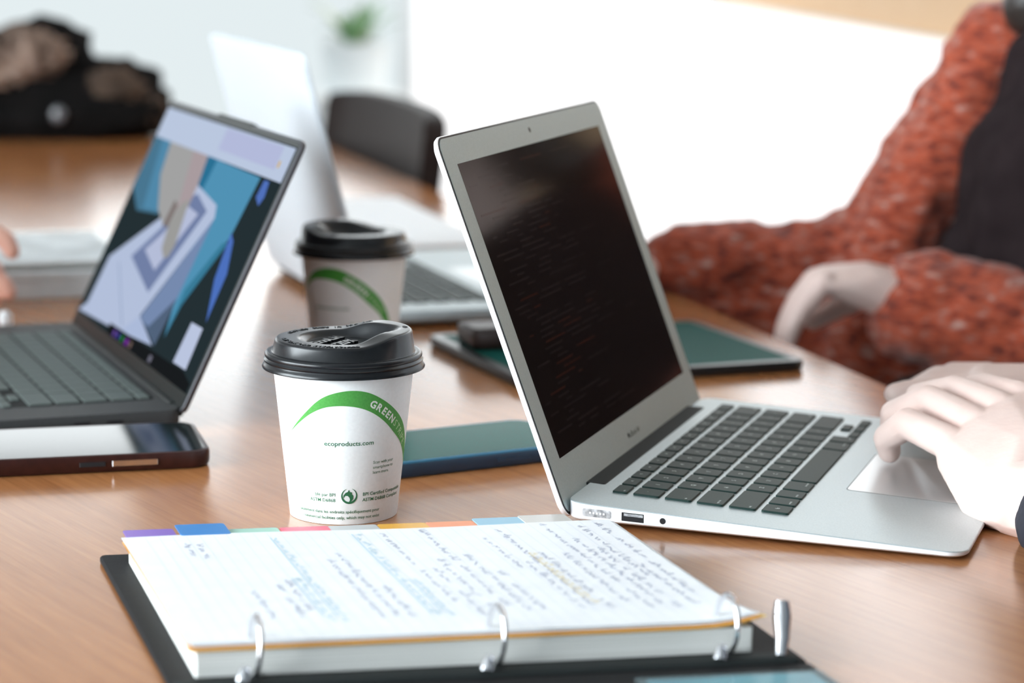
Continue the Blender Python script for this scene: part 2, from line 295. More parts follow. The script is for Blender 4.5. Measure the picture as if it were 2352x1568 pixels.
# ------------------------------------------------------------------ paper cups
def make_cup(name, label, x, y, turn, sip, lidtext=True, printed='front'):
    root = empty(name, label, 'cup', P(x, y, 0), 0, 'takeaway coffee cups on the table')
    R = lambda z: 31 + 8.6 * z / 80
    V, F = lathe([(29.6, 1.2), (30.2, 0.0), (31, 0.2), (31.1, 1.5), (R(40), 40), (R(88), 88), (R(88) - .6, 88), (31, 4)], 96, False, True)
    flat_smooth(mk('cup_body', V, F, M['paper_cup'], root))
    def cone(x_, z, lift):           # x_ in degrees of azimuth from the side turned to the viewer
        a = radians(x_ + turn); r = R(z) + lift; return (r * sin(a), -r * cos(a), z)
    outer = [(-51.7, 51.6), (-32.2, 64.1), (-16.8, 73.4), (-4, 77.6), (10.6, 79.2), (24.5, 77.7), (39.1, 72.6), (54.2, 65.4), (68.9, 56.5), (80, 46.5), (88, 36), (92, 27)]
    inner = [(-51.7, 51.6), (-36, 59.8), (-24.4, 65.3), (-11.9, 69.2), (2.1, 70.4), (15.9, 69.3), (28, 66.1), (40.6, 60.4), (55, 52), (67.2, 45.2), (78, 37.5), (92, 27)]
    o_, i_ = catmull([(*q, 0) for q in outer], 72), catmull([(*q, 0) for q in inner], 72)
    V = []; F = []
    for k, (p, q) in enumerate(zip(o_, i_)):
        for t in (0, .25, .5, .75, 1): r = p.lerp(q, t); V.append(cone(r.x, r.y, .10))
        if k: F += [((k - 1) * 5 + j, k * 5 + j, k * 5 + j + 1, (k - 1) * 5 + j + 1) for j in range(4)]
    band = mk('green_band', V, F, M['green'], root, True)
    # lettering along the band
    mid = catmull([(8, 74.6, 0), (20, 73.2, 0), (33.5, 69.3, 0), (47, 62.9, 0), (61, 54.3, 0), (73, 45.2, 0), (82, 36.5, 0), (89, 29, 0)], 200)
    mm = [(radians(q.x) * R(q.y), q.y) for q in mid]; arc = [0]
    for a, b in zip(mm, mm[1:]): arc.append(arc[-1] + hypot(b[0] - a[0], b[1] - a[1]))
    def on(s):
        for k in range(len(arc) - 1):
            if arc[k + 1] >= s: f = (s - arc[k]) / (arc[k + 1] - arc[k]); return mm[k][0] + (mm[k + 1][0] - mm[k][0]) * f, mm[k][1] + (mm[k + 1][1] - mm[k][1]) * f, atan2(mm[k + 1][1] - mm[k][1], mm[k + 1][0] - mm[k][0])
        return (*mm[-1], -1)
    def arctext(s, s0, h, bold, mat, gap):
        parts = []
        for ch in s:
            v, f, w = text2d(ch, h, 'L', bold); cx_, cz_, an = on(s0 + w / 2); x0 = min(q[0] for q in v)
            pv = []
            for a, b in v:
                a -= x0 + w / 2; b -= h / 2
                X_ = cx_ + a * cos(an) - b * sin(an); Z_ = cz_ + a * sin(an) + b * cos(an)
                pv.append(cone(math.degrees(X_ / R(cz_)), Z_, .2))
            parts.append((pv, f)); s0 += w + gap
        mk('band_lettering', *join(parts), mat, band); return s0
    s_ = arctext('GREEN', 13.2, 4.1, .034, M['white_text'], .85)
    arctext('STRIPE', s_ + .3, 4.0, 0, M['pale_text'], .9)
    if printed:
        parts = []
        def line(s, deg, z, h, align='L', bold=0.0, track=1.0):
            v, f, w = text2d(s, h, align, bold); r = R(z)
            parts.append(([cone(deg + math.degrees(a * track / r), z + b, .12) for a, b in v], f))
        line('ecoproducts.com', -13.6, 47.0, 2.6, bold=.012, track=1.10)
        for k, s in enumerate(('Scan with your', 'smartphone to', 'learn more.')): line(s, 32.5, 35.4 - 2.95 * k, 1.75, bold=.004)
        line('BPI Certified Compostable', 23.0, 17.0, 1.95, bold=.012); line('ASTM D6868 Compliant', 23.0, 13.7, 1.95, bold=.012)
        line('ble par BPI', -4.2, 17.0, 1.95, 'R', .004); line('ASTM D6868', -4.2, 13.7, 1.95, 'R', .004)
        line('seulement dans les endroits spécifiquement pour', -46, 7.0, 1.75, bold=.010); line('commercial facilities only, which may not exist', -42, 3.5, 1.75, bold=.010)
        flat = mk('printing', *join(parts), M['green_text'], root)
        # round compost emblem: an open ring with a leaf sweeping through it
        ev = []; ef = []; ez = 17.2; ed = 9.6
        def ring(a0_, a1_, ro, ri, n=40):
            b = len(ev)
            for k in range(n + 1):
                a = radians(a0_ + (a1_ - a0_) * k / n)
                for q in (ro, ri if callable(ri) is False else ri(k / n)): ev.append(cone(ed + math.degrees(q * cos(a) / R(ez)), ez + q * sin(a), .14))
                if k: ef.append((b + 2 * k - 2, b + 2 * k, b + 2 * k + 1, b + 2 * k - 1))
        ring(-250, 70, 4.6, lambda t: 4.6 - 1.1 * sin(pi * t) - .15)
        leaf = [(-3.4, -1.2), (-3.2, .6), (-2.2, 2.0), (-.9, 2.6), (-.3, 3.9), (.3, 2.5), (1.6, 2.2), (1.3, 1.2), (2.3, .2), (2.2, -1.6), (1.2, -3.1), (-.2, -3.6), (.4, -2.2), (.1, -.9), (-.9, .2), (-2.2, .3)]
        b = len(ev); ev += [cone(ed + math.degrees(x_ / R(ez)), ez + z_, .14) for x_, z_ in leaf]; ef.append(tuple(range(b, b + len(leaf))))
        mk('compost_emblem', ev, ef, M['green_text'], root)
    # domed sip lid
    Z = 86.0; n = 120; prof = [(44.2, 0), (46.5, .2), (46.7, 1.2), (45.9, 3.0), (45.2, 4.2), (45.0, 4.9), (45.6, 5.7), (45.7, 6.6), (44.9, 7.6), (44.6, 8.2), (45.1, 9.3), (45.1, 10.8), (44.2, 12.1), (42.6, 12.6), (41.3, 12.3), (40.8, 12.9)]
    def ss(t): t = max(0., min(1., t)); return t * t * (3 - 2 * t)
    def hgt(a): return 17.0 + 5.0 * ss((cos(a - sip) - .05) / .75)
    def top(r, a):
        h = hgt(a); c = max(0., cos(a - sip)); rr = 26.5 + 7.0 * c ** 10
        floor_ = 13.4; w = 6.0 + 9 * c ** 6
        k = ss((r - (rr - w)) / w); return floor_ + (h - floor_) * k
    V = []; F = []
    rings = [lambda a, q=q: (q[0], q[1] * .76) for q in prof] + [lambda a: (39.4, hgt(a) - 1.6), lambda a: (39.0, hgt(a) - .7), lambda a: (38.3, hgt(a) - .15), lambda a: (37.4, hgt(a))]
    rings += [lambda a, r=r: (r, top(r, a)) for r in (36, 34.5, 33, 31.5, 30, 28.5, 27, 26, 25, 24, 23, 22, 21, 20, 19, 17, 14, 10, 5)]
    for g in rings:
        for i in range(n):
            a = 2 * pi * i / n; r, z = g(a); V.append((r * cos(a), r * sin(a), z + Z))
    for l in range(len(rings) - 1):
        for i in range(n):
            j = (i + 1) % n; F.append((l * n + i, l * n + j, (l + 1) * n + j, (l + 1) * n + i))
    F.append(tuple((len(rings) - 1) * n + i for i in range(n)))
    ld = flat_smooth(mk('lid', V, F, M['lid'], root), 50)
    hx, hy = 35.6 * cos(sip), 35.6 * sin(sip)
    e = [(hx + 1.5 * cos(t) * cos(sip) - 3.2 * sin(t) * sin(sip), hy + 1.5 * cos(t) * sin(sip) + 3.2 * sin(t) * cos(sip), Z + hgt(sip) + .12) for t in [2 * pi * k / 24 for k in range(24)]]
    e2 = [(q[0], q[1], q[2] - 3) for q in e]
    mk('sip_hole', e + e2, [tuple(range(24))] + [(k, (k + 1) % 24, 24 + (k + 1) % 24, 24 + k) for k in range(24)], M['dark'], ld)
    if lidtext:
        parts = []
        def emboss(s, cx_, cy_, h, ang, bold, z0, z1):
            v, f, w = text2d(s, h, 'C', bold); v = [(cx_ + a * cos(ang) - b * sin(ang), cy_ + a * sin(ang) + b * cos(ang)) for a, b in v]; k = len(v)
            edges = {}
            for g in f:
                for q in range(len(g)):
                    a, b = g[q], g[(q + 1) % len(g)]; edges[(a, b)] = 1
            side = [(a, b, b + k, a + k) for (a, b) in edges if (b, a) not in edges]
            parts.append(([(a, b, z0) for a, b in v] + [(a, b, z1) for a, b in v], [tuple(q + k for q in g) for g in f] + side))
        an = radians(62)
        emboss('EcoLid', -7.0, 1.5, 7.4, an, .03, Z + 13.0, Z + 14.7)
        emboss('25%', 4.5, -5.0, 7.4, an, .03, Z + 13.0, Z + 14.7)
        emboss('RECYCLED', 11.5, -7.5, 2.2, an, .01, Z + 13.0, Z + 13.9); emboss('CONTENT', 14.7, -8.5, 2.2, an, .01, Z + 13.0, Z + 13.9)
        for s, mid_a in (('MADE IN THE USA', 92), ('CAUTION', 145), ('CONTENTS HOT', 215), ('COMPOSTABLE', 265)):
            step = radians(4.1)
            for k, ch in enumerate(s):
                if ch == ' ': continue
                a = radians(mid_a) + (len(s) / 2 - k) * step
                emboss(ch, 33 * cos(a), 33 * sin(a), 2.6, a - pi / 2, .02, Z + hgt(a) - .3, Z + hgt(a) + .45)
        mk('lid_lettering', *join(parts), M['lid'], ld)
    return root
make_cup('paper_cup', 'white paper coffee cup in sharp focus, black lid, standing behind the binder', -96.5, 1363.6, 0, radians(12))
make_cup('paper_cup', 'blurred white paper coffee cup behind the sharp one, in front of the open silver laptop', -122, 1836, -34, radians(150), False)

# ------------------------------------------------------------------ laptops
_keys = {}
def key_mesh(w, h, mat, top=1.15):
    k = (round(w, 2), round(h, 2), mat.name)
    if k not in _keys:
        V, F = slab((-w / 2, -h / 2, w / 2, h / 2), 1.4, [(0, -.8), (0, top - .35), (.35, top)], 2)
        me = bpy.data.meshes.new('key'); me.from_pydata([(a * .001, b * .001, c * .001) for a, b, c in V], [], F); me.materials.append(mat); _keys[k] = me
    return _keys[k]
def keyboard(root, u0, v0, width, ztop, slope, mat, legends=None, ph=18.9, kh=15.7, fh=8.9, fpitch=12.3, gap=2.9):
    """rows of separate key parts; v grows towards the user"""
    one = 1.0
    rows = [(-fpitch, fh, [('esc', 1)] + [('F%d' % i, 1) for i in range(1, 13)] + [('', 1)]),
            (0, kh, [(c, 1) for c in '`1234567890-='] + [('delete', 1.5)]),
            (1, kh, [('tab', 1.5)] + [(c, 1) for c in 'QWERTYUIOP[]\\']),
            (2, kh, [('caps lock', 1.75)] + [(c, 1) for c in "ASDFGHJKL;'"] + [('return', 1.75)]),
            (3, kh, [('shift', 2.3)] + [(c, 1) for c in 'ZXCVBNM,./'] + [('shift', 2.2)]),
            (4, kh, [('fn', 1), ('control', 1), ('option', 1), ('command', 1.25), ('', 5), ('command', 1.25), ('option', 1), ('<', 1), ('ud', 1), ('>', 1)])]
    leg = []
    for ri, hh, ks in rows:
        v = v0 + (ri if ri < 0 else ri * ph); tot = sum(k[1] for k in ks); unit = (width + gap) / tot; u = u0
        for s, wu in ks:
            w = wu * unit - gap; cu, cv = u + w / 2, v + hh / 2
            subs = [(cv - hh * .27, hh * .42), (cv + hh * .27, hh * .42)] if s == 'ud' else ([(cv + hh * .27, hh * .42)] if s in '<>' and s else [(cv, hh)])
            for c2, h2 in subs:
                o = bpy.data.objects.new('key', key_mesh(w, h2, mat)); COL.objects.link(o); o.parent = root
                o.location = (cu / 1000, -c2 / 1000, ztop(c2) / 1000); o.rotation_euler = (slope, 0, 0)
            if legends and s and s != 'ud':
                long_ = len(s) > 2 and s[0] != 'F'
                hh_ = 1.5 if (long_ or ri < 0) else 2.7
                t, f, tw = text2d(s, hh_, 'L' if long_ and u < u0 + 40 else ('R' if long_ else 'C'))
                ox = u + 1.8 if long_ and u < u0 + 40 else (u + w - 1.8 if long_ else cu)
                oy = cv + hh * .30 if long_ else cv + hh_ / 2
                leg.append(([(ox + a, -(oy - b), ztop(oy - b) + 1.28) for a, b in t], f))
            u += wu * unit
    if legends: mk('key_legends', *join(leg), legends, root)

# --- the sharp silver laptop in front
MBYAW = 1.2526
mba = empty('silver_laptop', 'slim silver laptop with dark screen and black keys under the typing hands', 'laptop', P(31.2, 1337.3, 0), MBYAW, 'open laptops')
zt = lambda v: 14.5 - 9.5 * v / 227; zb = lambda v: 4.0 - 2.2 * v / 227
V_, F_ = slab((0, -227, 325, 0), 12, [(24, 1.0), (6, lambda x, y: zb(-y) - .6), (1.2, lambda x, y: zb(-y) + .2), (0, lambda x, y: zb(-y) + 1.2), (0, lambda x, y: max(zt(-y) - .5, zb(-y) + 1.6))], 8)
flat_smooth(mk('base', V_, F_, M['alu_lit'], mba), 50)
V_, F_ = slab((0, -227, 325, 0), 12, [(0, lambda x, y: zt(-y) - .5), (.5, lambda x, y: zt(-y))], 8)
mk('deck', V_, F_, M['alu'], mba)
sl_ = atan2(9.5, 227)
keyboard(mba, 32.5, 30.8, 272, zt, sl_, M['key'], M['legend'])
mk('trackpad', *slab((110, -218, 215, -141), 3, [(0, lambda x, y: zt(-y) - .3), (0, lambda x, y: zt(-y) + .10), (.2, lambda x, y: zt(-y) + .18)], 3), M['pad'], mba)
mk('trackpad_gap', *slab((109.5, -218.5, 215.5, -140.5), 3.4, [(0, lambda x, y: zt(-y) - .3), (0, lambda x, y: zt(-y) + .05)], 3), M['hinge'], mba)
mk('hinge_cover', *slab((48, -10, 291, 3), 2, [(0, 8), (0, 14.0), (.8, 14.5)], 3), M['hinge'], mba)
mk('rubber_foot', *slab((26, -212, 40, -198), 6.9, [(0, 0), (0, 2.5)]), M['gasket'], mba)
for q in ((26, -34), (285, -34), (285, -212)): mk('rubber_foot', *slab((q[0], q[1], q[0] + 14, q[1] + 14), 6.9, [(0, 0), (0, 3)]), M['gasket'], mba)
def side_rect(v0_, v1_, h, x=-.06, zc=None, r=.8):
    zc = zc or (lambda v: (zt(v) + zb(v)) / 2 + .1)
    pts = rrect(v0_, -h / 2, v1_, h / 2, r, 4); k = len(pts)
    return [(x, -a, zc(a) + b) for a, b in pts] + [(x + .8, -a, zc(a) + b) for a, b in pts], [tuple(range(k))] + [(i, (i + 1) % k, k + (i + 1) % k, k + i) for i in range(k)]
mk('power_port', *side_rect(10.5, 27.5, 4.6, r=1.2), M['socket'], mba)
mk('port_pins', *join([lathe([(0.55, 0), (.5, .3)], 8) if 0 else ([(-.2, -(15 + i * 2), 9.0 + b * .5) if 0 else (-.2, -(15 + i * 2) + a * .6, (zt(15 + i * 2) + zb(15 + i * 2)) / 2 + .1 + b * .6) for a, b in ((-1, -1), (1, -1), (1, 1), (-1, 1))], [(0, 1, 2, 3)]) for i in range(5)]), M['white_plastic'], mba)
mk('square_port', *side_rect(33.5, 46.5, 4.9, r=.3), M['dark'], mba)
mk('port_tongue', *side_rect(34.8, 46.0, 1.5, x=-.15, zc=lambda v: (zt(v) + zb(v)) / 2 + 1.3, r=.1), M['socket'], mba)
c_ = [(-.08, -57.5 + 1.75 * cos(t), (zt(57.5) + zb(57.5)) / 2 + .1 + 1.75 * sin(t)) for t in [2 * pi * k / 28 for k in range(28)]]
mk('headphone_port', c_ + [(1, b, c) for a, b, c in c_], [tuple(range(28))] + [(k, (k + 1) % 28, 28 + (k + 1) % 28, 28 + k) for k in range(28)], M['dark'], mba)
T_, HZ, S0 = .3652, .44, 26.8
def lidxf(t, y0, z0):
    st, ct = sin(t), cos(t)
    return lambda u, s, d: (u, y0 + s * st - d * ct, z0 + s * ct + d * st)
lx = lidxf(T_, HZ, 9.0)
lid = flat_smooth(mk('lid_shell', *slab((0, -5, 325, 223.5), 9, [(12, -5.0), (4, -4.6), (1.0, -3.2), (0, -1.6), (0, -.2), (.3, 0)], 8, lx), M['alu_lit'], mba), 40)
mk('rubber_gasket', *slab((0.5, -4.5, 324.5, 223.0), 8.5, [(0, -.2), (.2, .25)], 8, lx), M['gasket'], lid)
mk('bezel', *slab((1.6, -3.0, 323.4, 222.0), 7.6, [(0, 0), (.2, .5)], 8, lx), M['bezel'], lid)
X0, X1, Y0, Y1 = 19.5, 305.5, S0, S0 + 179
sp = mk('screen', *slab((X0, Y0, X1, Y1), 0, [(0, .4), (0, .58)], 1, lx), M['glass_black'], lid)
rnd = random.Random(5); q_ = []; q2_ = []
for k in range(46):
    s = Y1 - 8 - k * 3.6; n_ = rnd.randint(1, 4); u = X0 + rnd.uniform(6, 60)
    for j in range(n_):
        w_ = rnd.uniform(6, 46); (q2_ if rnd.random() < .15 else q_).append(([lx(u, s, .62), lx(u + w_, s, .62), lx(u + w_, s + 1.3, .62), lx(u, s + 1.3, .62)], [(0, 1, 2, 3)])); u += w_ + rnd.uniform(3, 30)
        if u > X1 - 50: break
mk('dim_rows', *join(q_), M['ui'], sp)['kind'] = 'stuff'; mk('dim_warm_rows', *join(q2_), M['ui2'], sp)['kind'] = 'stuff'
mk('webcam', *slab((161.0, Y1 + 7.0, 164.5, Y1 + 10.5), 1.7, [(0, .4), (0, .6)], 4, lx), M['gasket'], lid)
t_, f_, w_ = text2d('MacBook Air', 3.6, 'C', .004)
mk('maker_lettering', [lx(162.5 + a, S0 - 15 + b, .56) for a, b in t_], f_, M['hinge'], lid)

# --- dark grey laptop at the left
LLYAW = radians(-68.4)
dl = empty('dark_laptop', 'dark grey laptop at the left edge, its lit screen showing a blue picture', 'laptop', P(-357, 1930, 0), LLYAW, 'open laptops')
LW, LD = 372.1, 240
flat_smooth(mk('base', *slab((0, -LD, LW, 0), 10, [(10, 1.5), (2, 2.2), (0, 4.5), (0, 12.8), (.9, 14)], 6), M['gun'], dl), 40)
zl = lambda v: 14.0
mk('keyboard_well', *slab((44, -112, 332, -9), 3, [(0, 13), (0, 14.12)], 3), M['gunwell'], dl)
keyboard(dl, 46, 22.5, 284, zl, 0, M['gunkey'], M['gunlid'], ph=18.6, kh=16.4, fh=8.4, fpitch=10.6, gap=2.2)
mk('trackpad', *slab((110, -225, 262, -128), 3, [(0, 13), (0, 14.15)], 3), M['gunlid'], dl)
mk('rubber_foot', *slab((30, -225, 340, -215), 4, [(0, 0), (0, 2)], 3), M['gasket'], dl); mk('rubber_foot', *slab((30, -30, 340, -20), 4, [(0, 0), (0, 2)], 3), M['gasket'], dl)
mk('hinge_cover', *slab((20, -5, 352, 6), 3, [(0, 5), (0, 13), (2, 15)], 3), M['blackbez'], dl)
for v_ in (40, 62): mk('side_port', *box(LW - .5, -v_ - 11, 6.5, LW + .1, -v_, 9.5), M['dark'], dl)
ll = lidxf(.445, 0, 14)
dlid = flat_smooth(mk('lid_shell', *slab((0, -3, LW, 197), 6, [(6, -4.5), (1, -4), (0, -2.5), (0, -.3), (.4, 0)], 5, ll), M['gunlid'], dl), 40)
mk('bezel', *slab((1.6, -2, LW - 1.6, 195.4), 5, [(0, -.2), (.2, .3)], 5, ll), M['blackbez'], dlid)
mk('webcam_bump', *slab((150, 194, 246, 198.3), 2.4, [(0, -4), (0, -.1), (.6, .4)], 4, ll), M['blackbez'], dlid)
SCRE = [('bg', (.022, .036, .042), [(4, 10), (368, 10), (368, 191.5), (4, 191.5)]), ('bar', (.60, .70, .90), [(4, 165), (366, 165), (366, 190.5), (4, 190.5)]), ('bar_shade', (.55, .60, .86), [(190, 172), (340, 172), (340, 189), (190, 189)]),
        ('teal', (.08, .22, .34), [(4, 165), (50, 165), (111, 109.5), (45, 104.6), (4, 120)]), ('teal_mid', (.10, .30, .48), [(28, 165), (56, 165), (108, 112), (60, 108)]), ('blue', (.10, .35, .56), [(170, 165), (318, 163.6), (311, 119), (270, 59), (264, 33), (230, 100), (180, 142)]), ('blue_dark', (.03, .20, .36), [(172, 165), (200, 165), (196, 140), (180, 136)]), ('blue_low', (.05, .24, .38), [(300, 112), (311, 112), (270, 59), (264, 33), (262, 70)]),
        ('case', (.55, .64, .86), [(180, 142), (247, 134), (256, 125), (182, 36), (244, 23), (119, 16), (6, 12), (23, 21), (27, 62), (125, 109.5)]), ('case_side', (.22, .31, .52), [(256, 125), (254, 80), (252, 41), (249, 24), (184, 36)]), ('case_shade', (.10, .15, .24), [(253, 62), (252, 41), (249, 24), (190, 34), (215, 33)]), ('case_lip', (.50, .60, .85), [(182, 36), (244, 23), (180, 20), (150, 19)]),
        ('keys', (.20, .26, .46), [(189, 136), (231, 127), (176, 54), (89, 71), (137, 102), (131, 117)]), ('panel', (.56, .62, .84), [(177, 125), (213, 122.5), (167, 70.5), (118, 80.6), (145, 98)]), ('line', (.36, .45, .66), [(60, 62), (64, 62), (150, 22), (146, 22)]),
        ('hand', (.44, .44, .44), [(56, 165), (173, 165), (180, 142), (180, 123), (160, 108), (135, 104), (104, 113), (68, 138)]), ('hand_warm', (.48, .40, .42), [(130, 165), (173, 165), (180, 142), (180, 123), (160, 108)]), ('hand_shade', (.24, .20, .19), [(139, 125), (152, 122), (150, 104), (136, 103)]), ('finger', (.40, .40, .39), [(159, 124), (176, 130), (191, 94), (186, 84), (176, 82), (160, 88), (151, 106)]),
        ('wedge', (.09, .20, .62), [(309, 121), (322, 116), (340, 94), (342, 58), (318, 87)]), ('strip', (.10, .20, .60), [(330, 163), (342, 163), (346, 152), (341, 145), (328, 150)]), ('note', (.60, .68, .90), [(311, 53), (341, 53.5), (344, 23), (309, 22.5)]), ('dock', (.012, .014, .016), [(114, 10), (366, 10), (366, 17), (340, 21.5), (114, 18.5)]),
        ('icon_a', (.16, .08, .40), [(134, 11.5), (142, 11.5), (142, 16.5), (134, 16.5)]), ('icon_b', (.06, .06, .34), [(147, 11.5), (154, 11.5), (154, 16.5), (147, 16.5)]), ('icon_c', (.02, .22, .06), [(160, 11.5), (168, 11.5), (168, 16.5), (160, 16.5)]), ('icon_d', (.22, .04, .40), [(174, 11.5), (183, 11.5), (183, 16.5), (174, 16.5)]), ('icon_e', (.20, .14, .12), [(188, 11.5), (195, 11.5), (195, 16.5), (188, 16.5)]), ('icon_f', (.2, .2, .26), [(250, 12), (258, 12), (258, 17), (250, 17)]), ('badge', (.8, .5, .1), [(344, 174), (348, 174), (348, 179), (344, 179)])]
V_ = []; F_ = []; fm_ = []; ms_ = []
for k, (n_, c_, pts) in enumerate(SCRE):
    b = len(V_); V_ += [ll(u, s, .34 + .015 * k) for u, s in pts]; F_.append(tuple(range(b, b + len(pts)))); fm_.append(k); ms_.append(scr(n_, c_, 1.0))
mk('screen', V_, F_, None, dlid, mats=ms_, fm=fm_)

# --- the blurred silver laptop further back
sv = empty('silver_laptop', 'large pale silver laptop seen from behind its lid, behind the blurred cup', 'laptop', P(-116, 1990, 0), radians(108.8), 'open laptops')
SW, SD = 363, 247
flat_smooth(mk('base', *slab((0, -SD, SW, 0), 11, [(14, 1.2), (4, 2.5), (0, 5.5), (0, 13), (.8, 14)], 6), M['alu'], sv), 40)
mk('rubber_foot', *slab((20, -SD + 15, 340, -SD + 25), 4, [(0, 0), (0, 2.6)], 3), M['gasket'], sv); mk('rubber_foot', *slab((20, -30, 340, -20), 4, [(0, 0), (0, 2.6)], 3), M['gasket'], sv)
keyboard(sv, 42, 28, 278, zl, 0, M['key'], M['legend'], ph=19.0, kh=15.6)
mk('trackpad', *slab((128, -236, 235, -136), 4, [(0, 13), (0, 14.15)], 3), M['pad'], sv)
mk('hinge_cover', *slab((30, -9, 333, 4), 3, [(0, 6), (0, 13.4), (2, 14.6)], 3), M['hinge'], sv)
lv = lidxf(.258, 0, 12)
svl = flat_smooth(mk('lid_shell', *slab((0, -3, SW, 225), 11, [(7, -6), (1.5, -5.2), (0, -3), (0, -.3), (.4, 0)], 6, lv), M['alu_white'], sv), 40)
mk('screen', *slab((6, 3, SW - 6, 221), 5, [(0, -.2), (.2, .2)], 4, lv), M['glass_black'], svl)

# ------------------------------------------------------------------ phones, tablet, wallet
def phone(name, label, cat, x, y, z, yaw, L, Wd, H, r, case, rim, glass, extra=None, group=None, margin=4.0):
    """origin at the corner nearest to the camera's right; runs to -X and +Y"""
    root = empty(name, label, cat, P(x, y, z), yaw, group)
    flat_smooth(mk('case', *slab((-L, 0, 0, Wd), r, [(3.2, 0), (.9, .8), (0, 3), (0, H - 2.2), (.5, H - .8)], 8), case, root), 40)
    flat_smooth(mk('case_rim', *slab((-L, 0, 0, Wd), r, [(.3, H - 1.2), (.6, H - .2), (1.3, H)], 8), rim, root), 40)
    mk('screen', *slab((-L + margin, margin, -margin, Wd - margin), max(r - margin, 1), [(0, H - 1), (0, H + .05)], 8), glass, root)
    return root
lp = phone('smartphone', 'large smartphone in a dark brown case lying beside the dark grey laptop', 'phone', -186, 1472, 0, radians(15), 178, 93, 11.0, 14, M['brown_case'], M['brown_case'], M['phone_glass'], group='phones lying on the table', margin=3.2)
mk('side_button', *slab((-62, -1.0, -34, .6), .5, [(0, 4.2), (0, 7.6)], 3), M['chrome'], lp)
mk('volume_button', *slab((-82, -.6, -66, .6), .5, [(0, 4.4), (0, 7.2)], 3), M['dark'], lp)
bp_ = phone('smartphone', 'smartphone in a blue case lying between the sharp cup and the slim laptop', 'phone', 50, 1513, 0, radians(29.5), 164, 84, 10.5, 15, M['navy_case'], M['blue_rim'], M['green_glass'], group='phones lying on the table', margin=3.0)
mk('side_button', *slab((-66, -.7, -44, .6), .5, [(0, 4.0), (0, 6.8)], 3), M['navy_case'], bp_)
tab_ = phone('tablet', 'black tablet with a teal screen lying behind the slim silver laptop', 'tablet', 228, 1826, 0, radians(22), 240, 200, 8.5, 12, M['tablet_black'], M['tablet_black'], M['teal_glass'], margin=9.0)
wl = empty('wallet', 'dark brown leather wallet lying on the left end of the black tablet', 'wallet', P(-30, 1846, 8.6), radians(18))
flat_smooth(mk('wallet_body', *slab((0, 0, 105, 48), 6, [(2.5, 0), (.5, 2), (0, 5), (0, 12), (1.2, 15), (4, 16)], 5), M['leather_brown'], wl), 50)
mk('wallet_flap', *slab((1, 1, 104, 36), 5, [(0, 15.2), (.6, 17.2)], 5), M['leather_brown'], wl)

# ------------------------------------------------------------------ stack at the far left
st = empty('document_box', 'flat white document box at the left edge under the grey notebook', 'box', P(-335, 2158, 0), radians(17.5))
mk('box_body', *slab((-300, 0, 0, 235), 3, [(1, 0), (0, 1), (0, 17), (.5, 18)], 3), M['box_card'], st)
mk('box_lid', *slab((-301, -1, 1, 236), 3.5, [(0, 18.4), (0, 23.5), (.8, 24.4)], 3), M['box_card'], st)
nb = empty('notebook', 'shiny grey notebook lying on the white document box', 'notebook', P(-338, 2164, 24.4), radians(17.5))
mk('cover_back', *slab((-290, 0, 0, 222), 4, [(0, 0), (0, 1.2)], 3), M['grey_cover'], nb)
mk('page_block', *slab((-289, 1.5, -1.5, 220), 2, [(0, 1.2), (0, 6.0)], 3), M['grey_cover'], nb)
mk('cover_front', *slab((-290, 0, 0, 222), 4, [(0, 6.0), (0, 6.8), (.4, 7.2)], 3), M['grey_cover'], nb)
mk('clear_sleeve', *slab((-280, 8, -14, 205), 3, [(0, 7.2), (0, 7.5)], 3), M['sleeve'], nb)
wp = tag(mk('pen_cap', *join([lathe([(1.5, 0), (4.6, .6), (5.0, 3), (5.0, 9), (4.2, 11.4), (2.0, 12.4)], 20), box(4.2, -1.2, 1, 6.2, 1.2, 9)]), M['white_plastic'], smooth=False), 'small white cap standing by the far edge of the dark grey laptop', 'cap')
flat_smooth(wp, 40); wp.location = P(-424, 1990, 0)

pd = empty('reflection_slab', 'white slab with a brown edge, added for the window reflection on the table behind the pale silver laptop', 'pad', P(-20, 2480, 0), TYAW)  # slab added in place of the bright window reflection and its brown edge
mk('reflection_edge', *slab((-190, 0, 4, 430), 3, [(0, 0), (0, 2.2)], 2), M['refl_brown'], pd)
mk('reflection_white', *slab((-190, 3, 2, 428), 2, [(0, 2.2), (0, 7.5), (.4, 8)], 2), M['page'], pd)

# ------------------------------------------------------------------ ring binder with notes
BX = Vector((.982, .191)); BV = Vector((.298, -.954)); BO = Vector((-205, 1238))
def bw(a, b, z): return (BX.x * a + BV.x * b, BX.y * a + BV.y * b, z)
bd = empty('ring_binder', 'open black ring binder full of handwritten white pages in front', 'binder', P(BO.x, BO.y, 0), 0)
def bslab(name, rect, r, levels, mat, parent=bd, n=4):
    V, F = slab(rect, r, levels, n, bw); F = [tuple(reversed(f)) for f in F]
    return mk(name, V, F, mat, parent)
bslab('back_cover', (-10, -14, 282, 226), 4, [(.8, 0), (0, .8), (0, 2.6), (.8, 3.4)], M['vinyl'])
bslab('spine', (-13, 227, 282, 238), 2, [(.6, 0), (0, .6), (0, 2.4), (.6, 3.0)], M['vinyl'])
bslab('front_cover', (-13, 239, 282, 480), 4, [(.8, 0), (0, .8), (0, 2.6), (.8, 3.4)], M['vinyl'])
bslab('pocket_sheet', (198, 243, 276, 470), 2, [(0, 3.4), (0, 3.8)], M['teal_sheet'])
bslab('clear_pocket', (193, 241, 280, 474), 2, [(0, 4.0), (0, 4.3)], M['clear'])
ztop_ = lambda b: 15.5 + 2.0 * b / 210
def pz(off): return lambda a, b: (15.0 + 2.6 * b / 210 + off + (5.0 * max(0, (a - 235) / 32) ** 2 * max(0, (b - 150) / 60) ** 2))
